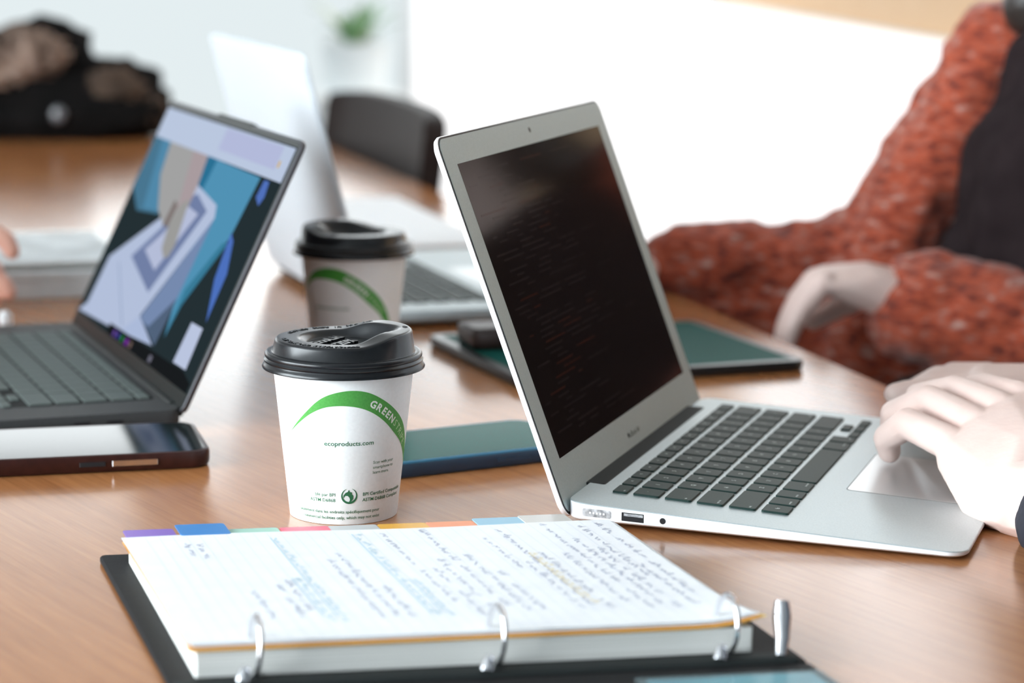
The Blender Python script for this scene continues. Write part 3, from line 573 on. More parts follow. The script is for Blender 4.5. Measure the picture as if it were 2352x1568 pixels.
# slab's z callables get (a, b) before the transform
bslab('paper_stack', (3, 5, 262, 208), 1, [(0, 3.6), (0, lambda a, b: 13.0 + 2.6 * b / 210)], M['pages'])
def sheet(name, a0_, b0_, a1_, b1_, off, mat, na=24, nb_=18, parent=bd):
    V = []; F = []; f = pz(off)
    for j in range(nb_ + 1):
        for i in range(na + 1):
            a = a0_ + (a1_ - a0_) * i / na; b = b0_ + (b1_ - b0_) * j / nb_
            z = f(a, b) + .5 * sin(a * .03 + b * .02) * (1 - j / nb_)
            V.append(bw(a, b, z))
    k = len(V); V += [(x, y, z - .25) for x, y, z in V]
    for j in range(nb_):
        for i in range(na):
            q = j * (na + 1) + i; F.append((q + na + 1, q + na + 2, q + 1, q)); F.append((k + q, k + q + 1, k + q + na + 2, k + q + na + 1))
    loop = [i for i in range(na + 1)] + [(j + 1) * (na + 1) + na for j in range(nb_)] + [nb_ * (na + 1) + i for i in range(na - 1, -1, -1)] + [j * (na + 1) for j in range(nb_ - 1, 0, -1)]
    F += [(loop[i], loop[(i + 1) % len(loop)], k + loop[(i + 1) % len(loop)], k + loop[i]) for i in range(len(loop))]
    return flat_smooth(mk(name, V, F, mat, parent), 40)
sheet('divider_sheet', 1, -1, 268, 209, -1.5, M['yellow'])
sheet('divider_sheet', 0, 3, 265, 209.5, -.8, M['orange'])
sheet('page', 2, 1.0, 266, 206, .0, M['page'])
sheet('page', 0, 0, 263.5, 205, .9, M['page'])
def pagez(a, b): return pz(.9)(a, b) + .5 * sin(a * .03 + b * .02) * (1 - b / 205)
# faint ruling and handwriting, flat print a hair above the page
def ribbon(pts, w, lift=.18):
    V = []; F = []
    for i, (a, b) in enumerate(pts):
        a2, b2 = pts[min(i + 1, len(pts) - 1)]; a1_, b1_ = pts[max(i - 1, 0)]
        d = Vector((a2 - a1_, b2 - b1_)); d = d.normalized() if d.length > 1e-6 else Vector((1, 0)); n_ = Vector((-d.y, d.x)) * w / 2
        for s in (1, -1): V.append(bw(a + n_.x * s, b + n_.y * s, pagez(a, b) + lift))
        if i: F.append((2 * i - 2, 2 * i, 2 * i + 1, 2 * i - 1))
    return V, F
mk('ruling', *join([ribbon([(a, 3 + 25 * k) for k in range(9)], .22, .12) for a in [12 + 7.1 * i for i in range(35)]]), M['rule'], bd)['kind'] = 'stuff'
rnd = random.Random(11)
LINES = [(30, 20, 44, 0), (36, 22, 50, 0), (46, 118, 172, 0), (60, 108, 168, 0), (66, 100, 150, 0), (72, 96, 170, 1), (78, 14, 176, 1), (96, 62, 172, 0), (103, 50, 165, 0), (110, 118, 170, 0), (122, 10, 176, 1), (128, 108, 170, 1), (136, 10, 150, 0), (143, 88, 172, 0), (150, 70, 170, 0), (158, 4, 172, 0), (166, 64, 165, 0), (173, 100, 172, 0), (186, 30, 84, 0), (192, 84, 168, 0), (198, 12, 165, 0), (201, 66, 160, 2), (205, 66, 172, 0), (216, 70, 170, 0), (224, 4, 176, 0), (231, 40, 168, 0), (237, 60, 172, 0), (243, 12, 120, 0), (247, 96, 172, 0), (254, 8, 160, 0)]
inks = {0: [], 1: [], 2: []}
for a, b0_, b1_, c in LINES:
    b = b0_
    while b < b1_:
        wl_ = rnd.uniform(5, 17); pts = []; n_ = int(wl_ / .75)
        for k in range(n_):
            pts.append((a + rnd.uniform(-1.5, 1.5) + (2.2 if rnd.random() < .14 else 0), min(b + k * .75, 178)))
        if len(pts) > 2: inks[c].append(ribbon(pts, .55 if c != 1 else .7))
        b += wl_ + rnd.uniform(1.6, 3.4)
        if c == 0 and rnd.random() < .12: b += rnd.uniform(4, 16)
    if c: inks[c].append(ribbon([(a - 2.2, t) for t in range(int(b0_), int(b1_), 6)], .6))
mk('handwriting', *join(inks[0]), M['ink'], bd)['kind'] = 'stuff'
mk('handwriting', *join(inks[1]), M['ink_lt'], bd)['kind'] = 'stuff'
mk('highlighting', *join(inks[2]), M['ink_yl'], bd)
for k, (n_, a, d, ex) in enumerate([('purple', 3, 12.5, 1), ('blue', 31, 16, 3), ('mint', 58.5, 9.5, 0), ('red', 86, 9, 0), ('grey', 112, 8.5, 0), ('gold', 139, 8.5, 0), ('tangerine', 165.5, 9, 0), ('sky', 192, 11.5, 1), ('smoke', 218, 13, 1.6)]):
    o = bslab('index_tab', (a, -d - 5, a + 26.5, 2), 2, [(0, lambda x, y, e=ex: pz(-1.2)(x, max(0, y)) + e * .6 + .6), (0, lambda x, y, e=ex: pz(-1.2)(x, max(0, y)) + e * .6 + 1.0)], M['tab_' + n_]); o['label'] = n_.replace('tangerine', 'orange').replace('sky', 'light blue').replace('smoke', 'clear grey') + ' index tab'
mk('ring_plate', *slab((-8, 213, 279, 226), 3, [(0, 3.2), (1, 4.6), (3, 5.4)], 4, bw), M['hinge'], bd)
for a in (29, 139, 248):
    pts = []
    for k in range(33):
        t = 2 * pi * k / 32; pts.append((0 * BX.x + 0, 0, 0))
    pts = [bw(a + 1.2 * sin(t * 1), 211 - 13.0 * cos(t), 18.5 + 13.5 * sin(t)) for t in [2 * pi * k / 36 for k in range(36)]]
    flat_smooth(mk('ring', *tube(pts, 1.25, 10, True), M['chrome'], bd), 60)
    flat_smooth(mk('ring_boss', *tube([bw(a - 8, 224, 5.5), bw(a - 7, 222, 9), bw(a - 6, 221, 12)], [3.2, 3.0, 1.6], 12), M['chrome'], bd), 60)
flat_smooth(mk('opening_lever', *tube([bw(270, 222, 5), bw(273, 216, 12), bw(275, 210, 21), bw(276, 207, 27)], [2.6, 3.4, 4.4, 3.4], 12), M['chrome'], bd), 60)

# ------------------------------------------------------------------ coat, chairs, plant
def blob(cx, cy, cz, rx, ry, rz, n=3, amp=.12, f=3.0, seed=0):
    bm = bmesh.new(); bmesh.ops.create_icosphere(bm, subdivisions=n, radius=1.0)
    V = []
    for v in bm.verts:
        p = v.co.copy(); k = 1 + amp * (noise.noise(p * f + Vector((seed * 7.1, seed, 0))) + .5 * noise.noise(p * f * 2.3 + Vector((0, seed * 3, 1))))
        V.append((cx + p.x * rx * k, cy + p.y * ry * k, max(0.5, cz + p.z * rz * k)))
    F = [tuple(q.index for q in f_.verts) for f_ in bm.faces]; bm.free(); return V, F
ct = empty('coat', 'black winter coat with brown fur trim heaped on the far end of the table', 'coat', P(-760, 3740, 0), 0)
mk('coat_body', *join([blob(0, 0, 45, 245, 120, 80, 4, .2, 2.5, 1), blob(-160, 10, 70, 200, 120, 90, 4, .2, 2.5, 2), blob(25, 10, 118, 82, 80, 66, 3, .15, 3, 3), blob(120, 0, 58, 100, 80, 62, 3, .15, 3, 4)]), M['coat_black'], ct, True)
mk('fur_trim', *join([blob(20, -92, 128, 60, 36, 40, 4, .45, 5, 5), blob(-55, -105, 118, 76, 38, 46, 4, .45, 5, 6), blob(-150, -105, 112, 90, 40, 48, 4, .45, 5, 7)]), M['fur'], ct, True)
mk('fur_edge', *join([blob(150, -60, 72, 50, 40, 34, 4, .4, 5, 8), blob(195, -50, 44, 34, 34, 26, 4, .4, 5, 9)]), M['fur_dark'], ct, True)
mk('button', *blob(78, -128, 42, 12, 5, 13, 2, 0), M['shine'], ct, True)
def chair(label, loc, yaw, lean=8):
    root = empty('office_chair', label, 'chair', loc, yaw, 'dark leather chairs round the table')
    # local: seat centre over origin, back at -Y, faces +Y
    flat_smooth(mk('seat', *slab((-280, -225, 280, 230), 60, [(20, 400), (0, 415), (0, 440), (14, 455), (40, 460)], 8), M['chair_leather'], root), 60)
    V = []; F = []; nx, nz = 16, 12; H0, H1 = 500, 822
    for s, off in ((0, 0), (1, 26)):
        for j in range(nz + 1):
            for i in range(nx + 1):
                t = i / nx * 2 - 1; z = H0 + (H1 - H0) * j / nz; w = 300 - 12 * ((j / nz - .75) ** 2) * 4 - (10 if j == 0 or j == nz else 0)
                x = t * w; y = -235 - off + 26 * t * t - (z - H0) * .12 + (6 if s == 0 and abs(t) > .9 else 0)
                V.append((x, y, z - (10 * t ** 6 if j == nz else 0)))
    K = (nx + 1) * (nz + 1)
    for j in range(nz):
        for i in range(nx):
            q = j * (nx + 1) + i; F.append((q, q + 1, q + nx + 2, q + nx + 1)); F.append((K + q + nx + 1, K + q + nx + 2, K + q + 1, K + q))
    loop = [i for i in range(nx + 1)] + [(j + 1) * (nx + 1) + nx for j in range(nz)] + [nz * (nx + 1) + i for i in range(nx - 1, -1, -1)] + [j * (nx + 1) for j in range(nz - 1, 0, -1)]
    F += [(loop[(i + 1) % len(loop)], loop[i], K + loop[i], K + loop[(i + 1) % len(loop)]) for i in range(len(loop))]
    flat_smooth(mk('backrest', V, F, M['chair_leather'], root), 60)
    mk('back_support', *tube([(0, -200, 420), (0, -270, 430), (0, -300, 520), (0, -310, 640)], [14, 14, 14, 10], 8), M['steel'], root, True)
    mk('column', *tube([(0, 0, 90), (0, 0, 400)], 26, 14), M['steel'], root, True)
    for k in range(5):
        a = 2 * pi * k / 5 + .3; mk('leg', *tube([(20 * cos(a), 20 * sin(a), 95), (290 * cos(a), 290 * sin(a), 72)], [20, 14], 8), M['steel'], root, True)
        mk('castor', *tube([(290 * cos(a) - 14 * sin(a), 290 * sin(a) + 14 * cos(a), 30), (290 * cos(a) + 14 * sin(a), 290 * sin(a) - 14 * cos(a), 30)], 30, 14), M['gasket'], root, True)
    return root
def copy_tree(o, parent=None):
    c = o.copy(); COL.objects.link(c)
    if parent: c.parent = parent
    for ch in list(o.children): copy_tree(ch, c)
    return c
FZ = Vector((0, 0, -TZ))
def tbl(b, a, z=0): v = TB * b + TA * a; return Vector((v.x / 1000, v.y / 1000, z))
ch0 = chair('empty dark brown leather chair tucked against the far right side of the table', tbl(555, 3350), TYAW + pi / 2)

plant = empty('potted_plant', 'pale potted plant with thin green leaves on the white stand at the back', 'plant', (-.40, 6.35, .60), 0)
stand = empty('plant_stand', 'slim white plant stand carrying the potted plant at the back', 'stand', (0, 0, 0), RYAW)
mk('stand_top', *slab((-130, -130, 130, 130), 20, [(0, 582), (0, 600)], 4), M['white_lacquer'], stand)
for p_, q_ in ((-105, -105), (105, -105), (105, 105), (-105, 105)): mk('leg', *tube([(p_, q_, 0), (p_ * .9, q_ * .9, 582)], 11, 8), M['white_lacquer'], stand, True)
plant.location = tuple(RA * 6.66 + RB * .43 + Vector((0, 0, .60))); stand.location = tuple(RA * 6.66 + RB * .43)
flat_smooth(mk('pot', *lathe([(60, 0), (78, 4), (92, 130), (96, 138), (90, 138), (84, 120)], 40, True, False), M['pot'], plant), 40)
mk('soil', *lathe([(84, 118), (84, 122)], 32), M['soil'], plant)
rnd = random.Random(3)
for k in range(16):
    a = rnd.uniform(0, 2 * pi); l = rnd.uniform(110, 190); tip = Vector((cos(a) * l * .75, sin(a) * l * .5, 120 + l * rnd.uniform(.25, .9)))
    b_ = Vector((cos(a) * 10, sin(a) * 10, 120)); mid = (b_ + tip) / 2 + Vector((0, 0, 40)); V = []; F = []
    s = Vector((-sin(a), cos(a), 0)) * 16
    for i in range(7):
        t = i / 6; p = b_ * (1 - t) ** 2 + mid * 2 * t * (1 - t) + tip * t * t; w = sin(pi * min(.98, t * .9 + .08))
        V += [tuple(p + s * w), tuple(p - s * w), tuple(p + Vector((0, 0, -3)))]
        if i: F += [(3 * i - 3, 3 * i, 3 * i + 2, 3 * i - 1), (3 * i - 1, 3 * i + 2, 3 * i + 1, 3 * i - 2)]
    mk('leaf', V, F, M['leaf'] if k % 3 else M['leaf_pale'], plant, True)
mk('stem', *tube([(0, 0, 118), (6, 0, 190), (2, 4, 240)], [6, 5, 3], 8), M['stem'], plant, True)
# ------------------------------------------------------------------ people
_ico = {}
def ico(n=2):
    if n not in _ico:
        bm = bmesh.new(); bmesh.ops.create_icosphere(bm, subdivisions=n, radius=1.0); _ico[n] = [v.co.copy() for v in bm.verts]; bm.free()
    return _ico[n]
def hull(spheres):
    """convex hull round a list of (centre, r) or (centre, (rx, ry, rz), yaw)"""
    bm = bmesh.new()
    for s in spheres:
        c = Vector(s[0]); r = s[1]; rot = Matrix.Rotation(s[2], 3, 'Z') if len(s) > 2 else None
        for d in ico(2):
            q = Vector((d.x * r[0], d.y * r[1], d.z * r[2])) if isinstance(r, tuple) else d * r
            if rot: q = rot @ q
            bm.verts.new(c + q)
    g = bmesh.ops.convex_hull(bm, input=bm.verts)
    dead = list({e for e in g['geom_interior'] + g['geom_unused'] if isinstance(e, bmesh.types.BMVert) and e.is_valid})
    bmesh.ops.delete(bm, geom=dead, context='VERTS')
    bm.verts.index_update(); V = [tuple(v.co) for v in bm.verts]; F = [tuple(v.index for v in f.verts) for f in bm.faces]; bm.free()
    return V, F
def chain(pts):
    """tapered limb through [(pos, r), ...]"""
    return [hull([pts[i], pts[i + 1]]) for i in range(len(pts) - 1)]
def organic(name, parts, mat, parent, voxel=4.0, smooth=6, wrinkle=0.0, wf=.03, fac=.5, fine=None, fvoxel=1.6):
    """one skin round all the parts; 'fine' parts (hands) are skinned with a smaller step and joined to the same mesh"""
    if fine:
        a = organic(name, parts, mat, parent, voxel, smooth); b = organic(name, fine, mat, parent, fvoxel, 4)
        bm = bmesh.new(); bm.from_mesh(a.data); bm.from_mesh(b.data); bm.to_mesh(a.data); bm.free()
        bpy.data.objects.remove(b); a.name = name; smooth_all(a.data); return a
    V, F = join(parts); o = mk(name, V, F, mat, parent)
    rm = o.modifiers.new('r', 'REMESH'); rm.mode = 'VOXEL'; rm.voxel_size = voxel / 1000; rm.use_smooth_shade = True
    if smooth: sm = o.modifiers.new('s', 'SMOOTH'); sm.iterations = smooth; sm.factor = fac
    bpy.context.view_layer.update(); dg = bpy.context.evaluated_depsgraph_get()
    me = bpy.data.meshes.new_from_object(o.evaluated_get(dg)); o.modifiers.clear(); o.data = me; me.name = name
    if not me.materials: me.materials.append(mat)
    if wrinkle:
        nv = [(v.co.copy(), v.normal.copy()) for v in me.vertices]; out = []
        for c, n_ in nv:
            p = c * 1000 * wf; out.extend(c + n_ * (wrinkle / 1000) * (noise.noise(p) + .6 * noise.noise(p * 2.1 + Vector((3, 1, 7)))))
        me.vertices.foreach_set('co', out)
    smooth_all(me)
    return o
def V3(*a): return Vector(a)
def finger(*pr): return chain([(Vector(p), r) for p, r in pr])
def simple_hand(w, d, side, up, spread=1.0, curl=.5, L=82, thumb=1):
    """hand from wrist w along d; side points to the thumb, up is the back of the hand"""
    w, d, s, u = Vector(w), Vector(d).normalized(), Vector(side).normalized(), Vector(up).normalized()
    parts = []; k = [w + d * (L * .95 - 3 * abs(i - 1)) + s * (27 - 19 * i) * 1.0 + u * (4 - 2 * abs(i - 1.2)) for i in range(4)]
    parts.append(hull([(w, (20, 20, 16))] + [(q - d * 6, 9.5) for q in k] + [(w + d * 30 + s * 22, 11), (w + d * 26 - s * 20, 11)]))
    for i, (q, l) in enumerate(zip(k, (41, 46, 43, 34))):
        a = curl; p1 = q + (d * cos(a) - u * sin(a)) * l; p2 = p1 + (d * cos(a * 2.1) - u * sin(a * 2.1)) * l * .62; p3 = p2 + (d * cos(a * 2.7) - u * sin(a * 2.7)) * l * .42
        parts += finger((q, 9.6 - .5 * (i == 3)), (p1, 8.6 - .6 * (i == 3)), (p2, 7.6 - .6 * (i == 3)), (p3, 6.4 - .5 * (i == 3)))
    t0 = w + d * 26 + s * 22; t1 = t0 + d * 34 + s * 24 * thumb - u * 10; t2 = t1 + d * 27 + s * 3 - u * 6; parts += finger((t0, 12), (t1, 10), (t2, 7.6))
    return parts
def head_parts(c, f, up):
    """c = centre of the head, f = facing"""
    f = Vector(f).normalized(); u = Vector(up).normalized(); s = f.cross(u).normalized(); c = Vector(c)
    pt = lambda a, b, d: c + f * a + s * b + u * d
    P_ = [hull([(pt(-12, 0, 30), 82), (pt(18, 0, 20), 74), (pt(40, 0, -70), 34), (pt(30, 24, -40), 36), (pt(30, -24, -40), 36), (pt(-30, 0, -20), 62)])]
    P_ += [hull([(pt(88, 0, 12), 8), (pt(108, 0, -22), 10), (pt(92, 11, -26), 8), (pt(92, -11, -26), 8)])]
    P_ += [hull([(pt(84, 16, -52), 7), (pt(84, -16, -52), 7), (pt(88, 0, -50), 7)]), hull([(pt(80, 0, -86), 16), (pt(60, 0, -92), 18)])]
    for q in (1, -1): P_ += [hull([(pt(-4, 84 * q, 14), 12), (pt(-10, 84 * q, -24), 9)]), hull([(pt(82, 32 * q, 24), 8), (pt(80, 14 * q, 22), 6)])]
    return P_, pt
def face_bits(root, pt):
    for q in (1, -1):
        e = mk('eye', *blob(*pt(84, 30 * q, 6), 11, 11, 9, 2, 0), M['eye'], root, True)
        mk('iris', *blob(*pt(92, 30 * q, 6), 5, 5, 5, 2, 0), M['iris'], e, True)
    mk('lips', *hull([(pt(91, 17, -52), 4), (pt(91, -17, -52), 4), (pt(95, 0, -50), 6)]), M['lips'], root, True)

# --- person in the rust knit cardigan (right side of the table)
pa = empty('person', 'person in a rust knit cardigan over a black top leaning at the table edge', 'person', (.60, 2.16, 0), 0)
pa_off = Vector((-600, -2160, 740))
def A(x, y, z): return Vector((x, y, z)) + pa_off
FA = V3(-.6, -.8, 0); RAa = V3(-.8, .6, 0); yawA = atan2(.6, -.8)
hc = A(545, 2105, 455); hp, hpt = head_parts(hc, (-.75, -.62, -.25), (0, 0, 1))
# right arm (far), left arm (near)
rsh, rel, rwr = A(422, 2250, 222), A(312, 2244, 26), A(152, 2236, 22)
lsh, lel, lwr = A(724, 2022, 225), A(560, 2010, -40), A(345, 2079, 18)
torso = [hull([(A(600, 2150, -250), (165, 115, 80), yawA), (A(590, 2145, -60), (140, 105, 60), yawA)]), hull([(A(590, 2145, -60), (140, 105, 60), yawA), (A(572, 2136, 150), (160, 105, 70), yawA)]),
         hull([(A(572, 2136, 170), (130, 80, 60), yawA), (A(464, 2236, 205), 26), (lsh, 38)]), hull([(A(565, 2128, 250), 58), (A(555, 2115, 370), 54)])]
rh = hull([(A(152, 2236, 24), 22), (A(120, 2236, 22), 20)])
body = torso + hp + chain([(A(456, 2248, 212), 28), (A(422, 2246, 170), 27), (A(374, 2244, 94), 27), (A(340, 2243, 44), 27), (A(280, 2240, 20), 28), (rwr, 26)]) + chain([(lsh, 40), (lel, 38), (lwr, 28)])
bodyh = simple_hand(A(150, 2236, 24), (-1, -.05, -.12), (0, -1, 0), (0, 0, 1), curl=.35)
# left hand hanging from the wrist, fingers towards the table edge
bodyh += [hull([(lwr, (26, 24, 24)), (A(306, 2078, 34), (22, 34, 16)), (A(272, 2072, 34), (13, 38, 13))])]
for i, (yy, l) in enumerate(((2046, .92), (2064, 1.0), (2083, .96), (2101, .8))):
    b0_ = A(266, yy, 36 - 2 * i); bodyh += finger((b0_, 11.5), (b0_ + V3(-18, 0, -22) * l, 10), (b0_ + V3(-28, 0, -42) * l, 9), (b0_ + V3(-32, 0, -58) * l, 7.6))
bodyh += finger((A(318, 2104, 22), 13), (A(292, 2120, 4), 11), (A(268, 2122, -10), 8.5))
hipR, hipL, knR, knL = A(520, 2220, -270), A(660, 2090, -270), A(345, 1965, -92), A(440, 1850, -200)
legs = chain([(hipR, 92), (knR, 66)]) + chain([(knR, 64), (A(345, 1930, -470), 42), (A(350, 1900, -660), 36)]) + chain([(hipL, 92), (knL, 66)]) + chain([(knL, 64), (A(430, 1890, -470), 48), (A(440, 1900, -655), 38)])
feet = [hull([(A(440, 1900, -690), 34), (A(400, 1800, -712), 26)]), hull([(A(350, 1900, -690), 34), (A(310, 1800, -712), 26)])]
organic('body', body + [hull([(hipR, 88), (hipL, 88)])], M['skin'], pa, 7, 4, fine=bodyh + chain([(rwr, 25), (A(200, 2238, 24), 28)]) + chain([(lwr, 26), (A(390, 2066, 8), 30)]), fvoxel=2.4)
face_bits(pa, hpt)
organic('hair', [hull([(hpt(-26, 0, 44), 92), (hpt(-40, 0, -20), 84)]), hull([(hpt(-10, 70, 30), 30), (A(500, 2190, 330), 42), (A(462, 2178, 268), 30)]), hull([(hpt(-60, 0, -30), 70), (A(590, 2160, 300), 66)]), hull([(hpt(40, 0, 92), 26), (hpt(10, 62, 66), 30), (hpt(10, -62, 66), 30)])], M['hair'], pa, 6, 4, 3, .05)
organic('black_top', [hull([(A(425, 2160, 40), 46), (A(420, 2140, -30), 60), (A(520, 2112, 0), 100)]), hull([(A(560, 2110, -230), (165, 130, 60), yawA), (A(532, 2112, -50), (158, 128, 60), yawA)]), hull([(A(532, 2112, -50), (158, 128, 60), yawA), (A(538, 2108, 150), (150, 118, 70), yawA)]), hull([(A(545, 2116, 150), (140, 112, 70), yawA), (A(545, 2118, 240), (118, 84, 34), yawA)])], M['black_cloth'], pa, 6, 6, 5, .018)
knit = chain([(rsh + V3(40, 0, 0), 44), (A(420, 2246, 176), 47), (A(372, 2244, 96), 46), (A(342, 2243, 50), 42), (A(318, 2243, 30), 46), (A(278, 2240, 20), 47), (A(236, 2238, 22), 38), (A(190, 2236, 24), 40), (rwr, 37)])
knit += chain([(lsh, 66), (A(640, 2010, 70), 62), (lel, 58), (A(470, 2045, -14), 60), (A(405, 2064, 0), 56), (A(356, 2077, 10), 50)])
knit += [hull([(rsh + V3(46, -6, 4), 42), (A(560, 2190, 215), (120, 70, 50), yawA)]), hull([(lsh, 60), (A(620, 2120, 215), (120, 70, 50), yawA)])]
knit += [hull([(A(600, 2190, 190), (150, 70, 50), yawA), (A(625, 2200, -230), (160, 80, 60), yawA)])]
knit += chain([(A(448, 2232, 226), 50), (A(392, 2218, 120), 44), (A(345, 2205, 40), 42), (A(340, 2185, -60), 56), (A(380, 2140, -200), 66)])
knit += [hull([(A(420, 2130, -20), 50), (A(520, 2060, -10), 50), (A(470, 2080, -120), 70)])]
knit += chain([(A(190, 2240, -6), 36), (A(300, 2236, -36), 50), (A(380, 2175, -90), 62)])
knit += [hull([(A(348, 2200, 20), 40), (A(300, 2220, -20), 30), (A(352, 2170, -70), 56)])]
knit += chain([(A(690, 2030, 220), 60), (A(690, 1990, 60), 58), (A(690, 1985, -230), 70)])
organic('knit_cardigan', knit, M['knit'], pa, 5.5, 4, 6.0, .028)
organic('trousers', legs + [hull([(hipR, 98), (hipL, 98), (A(600, 2160, -210), 110)])], M['trousers'], pa, 7, 5, 4, .02)
organic('shoes', feet, M['gasket'], pa, 6, 3)

# --- person typing on the slim laptop (only hands and one cuff in view)
pb = empty('person', 'person in a dark navy sleeve typing on the slim silver laptop', 'person', (.63, 1.32, 0), 0)
pb_off = Vector((-630, -1320, 740))
def B(x, y, z): return Vector((x, y, z)) + pb_off
FB = V3(-.95, .31, 0); yawB = atan2(-.95, -.31)
lw = B(290, 1331, 20); MCP = [B(262, 1408, 35), B(279, 1422, 44), B(296, 1437, 51), B(312, 1452, 54)]
hand = [hull([(lw, (25, 23, 21)), (B(279, 1358, 16), 21), (B(300, 1366, 30), 20)]),
        hull([(B(279, 1358, 16), 21), (B(302, 1370, 32), 19), (MCP[0] + V3(4, -8, -7), 14), (MCP[1] + V3(4, -8, -5), 13.5)]),
        hull([(B(302, 1370, 32), 19), (MCP[1] + V3(4, -8, -5), 13.5), (MCP[2] + V3(4, -9, -5), 13.5), (MCP[3] + V3(3, -9, -6), 13), (B(314, 1400, 30), 16)])]
hand += finger((MCP[0], 11.0), (B(241, 1438, 41), 9.9), (B(231.5, 1456, 28), 8.6), (B(234.5, 1462, 17.5), 7.2))
hand += finger((MCP[1], 11.4), (B(257, 1459, 51), 10.2), (B(239, 1478, 38.5), 9.0), (B(239, 1488, 24), 7.4))
hand += finger((MCP[2], 11.6), (B(276, 1476, 54), 10.3), (B(258, 1501, 45), 9.0), (B(253, 1512, 29), 7.6))
hand += finger((MCP[3], 11.2), (B(297, 1491, 53), 10), (B(281, 1517, 44), 8.8), (B(271, 1531, 28), 7.4))
hand += finger((B(312, 1395, 26), 15), (B(322, 1448, 30), 11.5), (B(312, 1492, 24), 9))
lelb, lshd = B(520, 1165, 60), B(574, 1145, 290)
rwr_ = B(368, 1592, 34); relb, rshd = B(570, 1600, 70), B(690, 1480, 290)
rhand = [hull([(rwr_, (22, 20, 17)), (B(312, 1574, 36), 12), (B(316, 1590, 38), 12), (B(320, 1606, 36), 12), (B(328, 1620, 32), 11)])]
rhand += finger((B(312, 1574, 36), 10.5), (B(278, 1569, 35.5), 9.2), (B(262, 1566, 35), 8.6), (B(253, 1564, 34), 7.6))
for x_, y_, q in ((314, 1591, 1), (318, 1608, .95), (326, 1622, .8)): rhand += finger((B(x_, y_, 36), 10), (B(x_ - 30 * q, y_ + 4, 36), 9), (B(x_ - 48 * q, y_ + 6, 26), 8), (B(x_ - 52 * q, y_ + 7, 17), 7))
rhand += finger((B(340, 1572, 26), 12), (B(318, 1556, 20), 10), (B(300, 1552, 16), 8))
fore = chain([(lw, 22), (B(335, 1296, 20), 27), (lelb, 40)]) + chain([(rwr_, 22), (relb, 40)])
bodyB = [hull([(B(640, 1318, -250), (165, 120, 80), yawB), (B(632, 1318, 160), (165, 110, 70), yawB)]), hull([(B(632, 1318, 190), (120, 80, 60), yawB), (lshd, 52), (rshd, 52)]), hull([(B(625, 1320, 260), 60), (B(610, 1325, 380), 54)])]
hpB, hptB = head_parts(B(590, 1332, 460), (-.9, .28, -.3), (0, 0, 1))
upper = chain([(lshd, 50), (lelb, 40)]) + chain([(rshd, 50), (relb, 40)])
organic('body', bodyB + hpB + upper + fore, M['skin'], pb, 6, 4, fine=hand + rhand + chain([(lw, 23), (B(335, 1296, 20), 28)]) + chain([(rwr_, 22), (B(400, 1593, 38), 26)]))
face_bits(pb, hptB)
organic('hair', [hull([(hptB(-26, 0, 44), 90), (hptB(-44, 0, -10), 78)]), hull([(hptB(40, 0, 92), 24), (hptB(8, 60, 66), 28), (hptB(8, -60, 66), 28)])], M['hair'], pb, 6, 4, 3, .05)
sl = [(B(313, 1304, 14), (33, 33, 33)), (B(345, 1285, 30), (38, 38, 36))]
organic('navy_sweater', [hull(sl), hull([sl[1], (lelb, 52)])] + chain([(lelb, 52), (lshd, 62)]) + chain([(B(395, 1592, 36), 36), (relb, 52), (rshd, 62)]) + [hull([(B(640, 1318, -240), (176, 132, 80), yawB), (B(632, 1318, 160), (176, 122, 70), yawB)]), hull([(B(632, 1318, 190), (130, 92, 60), yawB), (lshd, 60), (rshd, 60)])], M['navy_cloth'], pb, 4.5, 5, 3, .02)
hl, hr, kl, kr = B(610, 1220, -270), B(660, 1410, -270), B(240 + 200, 1270, -230), B(480, 1470, -230)
organic('trousers', chain([(hl, 95), (kl, 66), (B(450, 1270, -650), 40)]) + chain([(hr, 95), (kr, 66), (B(490, 1480, -650), 40)]) + [hull([(hl, 98), (hr, 98)])], M['trousers'], pb, 7, 5, 4, .02)
organic('shoes', [hull([(B(450, 1270, -690), 34), (B(360, 1300, -712), 26)]), hull([(B(490, 1480, -690), 34), (B(400, 1510, -712), 26)])], M['gasket'], pb, 6, 3)

# --- person at the far left, fingertips just in view
pc = empty('person', 'person whose fingertips reach in at the left edge over the notebook', 'person', (-1.22, 1.75, 0), 0)
pc_off = Vector((1230, -1750, 740))
def Cc(x, y, z): return Vector((x, y, z)) + pc_off
yawC = atan2(-.958, .288) 
wr_c = Cc(-575, 2016, 58); el_c = Cc(-800, 1940, 40); sh_c = Cc(-1130, 1930, 280); sh2, el2, wr2 = Cc(-1110, 1600, 280), Cc(-900, 1560, 40), Cc(-700, 1650, 30)
hc_ = [hull([(wr_c, (22, 20, 24)), (Cc(-505, 2046, 78), 11), (Cc(-502, 2050, 58), 11), (Cc(-505, 2052, 40), 11), (Cc(-512, 2052, 24), 10)])]
hc_ += finger((Cc(-505, 2046, 78), 10), (Cc(-462, 2050, 74), 9), (Cc(-444, 2050, 64), 8.5), (Cc(-439, 2050, 54), 7.5))
hc_ += finger((Cc(-502, 2050, 58), 10), (Cc(-470, 2054, 50), 9), (Cc(-456, 2054, 38), 8), (Cc(-452, 2054, 30), 7))
hc_ += finger((Cc(-505, 2052, 40), 10), (Cc(-464, 2053, 34), 9), (Cc(-448, 2052, 26), 8.2), (Cc(-443, 2052, 18), 7.2))
hc_ += finger((Cc(-512, 2052, 24), 9), (Cc(-476, 2054, 18), 8), (Cc(-462, 2054, 14), 7), (Cc(-456, 2054, 11), 6.4))
hc_ += finger((Cc(-550, 2025, 76), 12), (Cc(-515, 2022, 92), 10), (Cc(-488, 2026, 92), 8))
hpC, hptC = head_parts(Cc(-1150, 1770, 460), (.9, .28, -.3), (0, 0, 1))
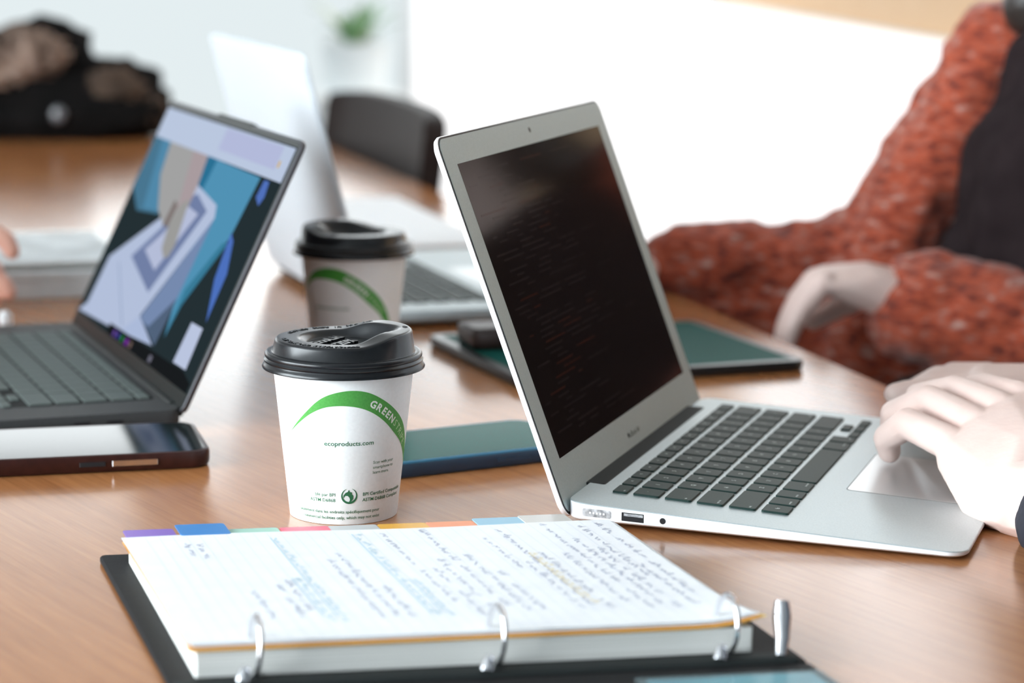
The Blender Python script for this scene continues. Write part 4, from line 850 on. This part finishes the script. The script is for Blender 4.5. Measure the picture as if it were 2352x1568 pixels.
bodyC = [hull([(Cc(-1220, 1745, -250), (165, 120, 80), yawC), (Cc(-1195, 1755, 160), (165, 110, 70), yawC)]), hull([(Cc(-1190, 1758, 190), (120, 80, 60), yawC), (sh_c, 50), (sh2, 50)]), hull([(Cc(-1185, 1760, 260), 60), (Cc(-1165, 1768, 380), 54)])]
organic('body', bodyC + hpC + chain([(sh_c, 50), (el_c, 40), (wr_c, 24)]) + chain([(sh2, 50), (el2, 40), (wr2, 26)]) + simple_hand(wr2, (.95, .1, -.1), (0, 1, 0), (0, 0, 1), curl=.4), M['skin_pink'], pc, 6, 4, fine=hc_ + chain([(wr_c, 24), (Cc(-640, 2000, 56), 27)]), fvoxel=2.2)
face_bits(pc, hptC)
organic('hair', [hull([(hptC(-26, 0, 44), 90), (hptC(-44, 0, -10), 78)]), hull([(hptC(40, 0, 92), 24), (hptC(8, 60, 66), 28), (hptC(8, -60, 66), 28)])], M['hair'], pc, 6, 4, 3, .05)
organic('grey_sweater', chain([(sh_c, 62), (el_c, 52), (Cc(-610, 2004, 56), 36)]) + chain([(sh2, 62), (el2, 52), (Cc(-730, 1638, 32), 38)]) + [hull([(Cc(-1220, 1745, -240), (176, 132, 80), yawC), (Cc(-1195, 1755, 160), (176, 122, 70), yawC)]), hull([(Cc(-1190, 1758, 190), (130, 92, 60), yawC), (sh_c, 60), (sh2, 60)])], M['grey_cloth'], pc, 6, 5, 3, .02)
h1, h2, k1, k2 = Cc(-1200, 1840, -270), Cc(-1200, 1650, -270), Cc(-1010, 1870, -230), Cc(-1010, 1690, -230)
organic('trousers', chain([(h1, 95), (k1, 66), (Cc(-1020, 1870, -650), 40)]) + chain([(h2, 95), (k2, 66), (Cc(-1020, 1690, -650), 40)]) + [hull([(h1, 98), (h2, 98)])], M['trousers'], pc, 7, 5, 4, .02)
organic('shoes', [hull([(Cc(-1020, 1870, -690), 34), (Cc(-930, 1895, -712), 26)]), hull([(Cc(-1020, 1690, -690), 34), (Cc(-930, 1715, -712), 26)])], M['gasket'], pc, 6, 3)

# chairs under the three people
for loc, yaw, lab in (((.64, 2.20, 0), radians(143.1), 'dark leather chair the person in the rust cardigan sits on'), ((.66, 1.31, 0), radians(72), 'dark leather chair the person typing on the slim laptop sits on'), ((-1.24, 1.745, 0), radians(-73), 'dark leather chair the person at the left edge sits on')):
    c = copy_tree(ch0); c.location = loc; c.rotation_euler = (0, 0, yaw); c['label'] = lab
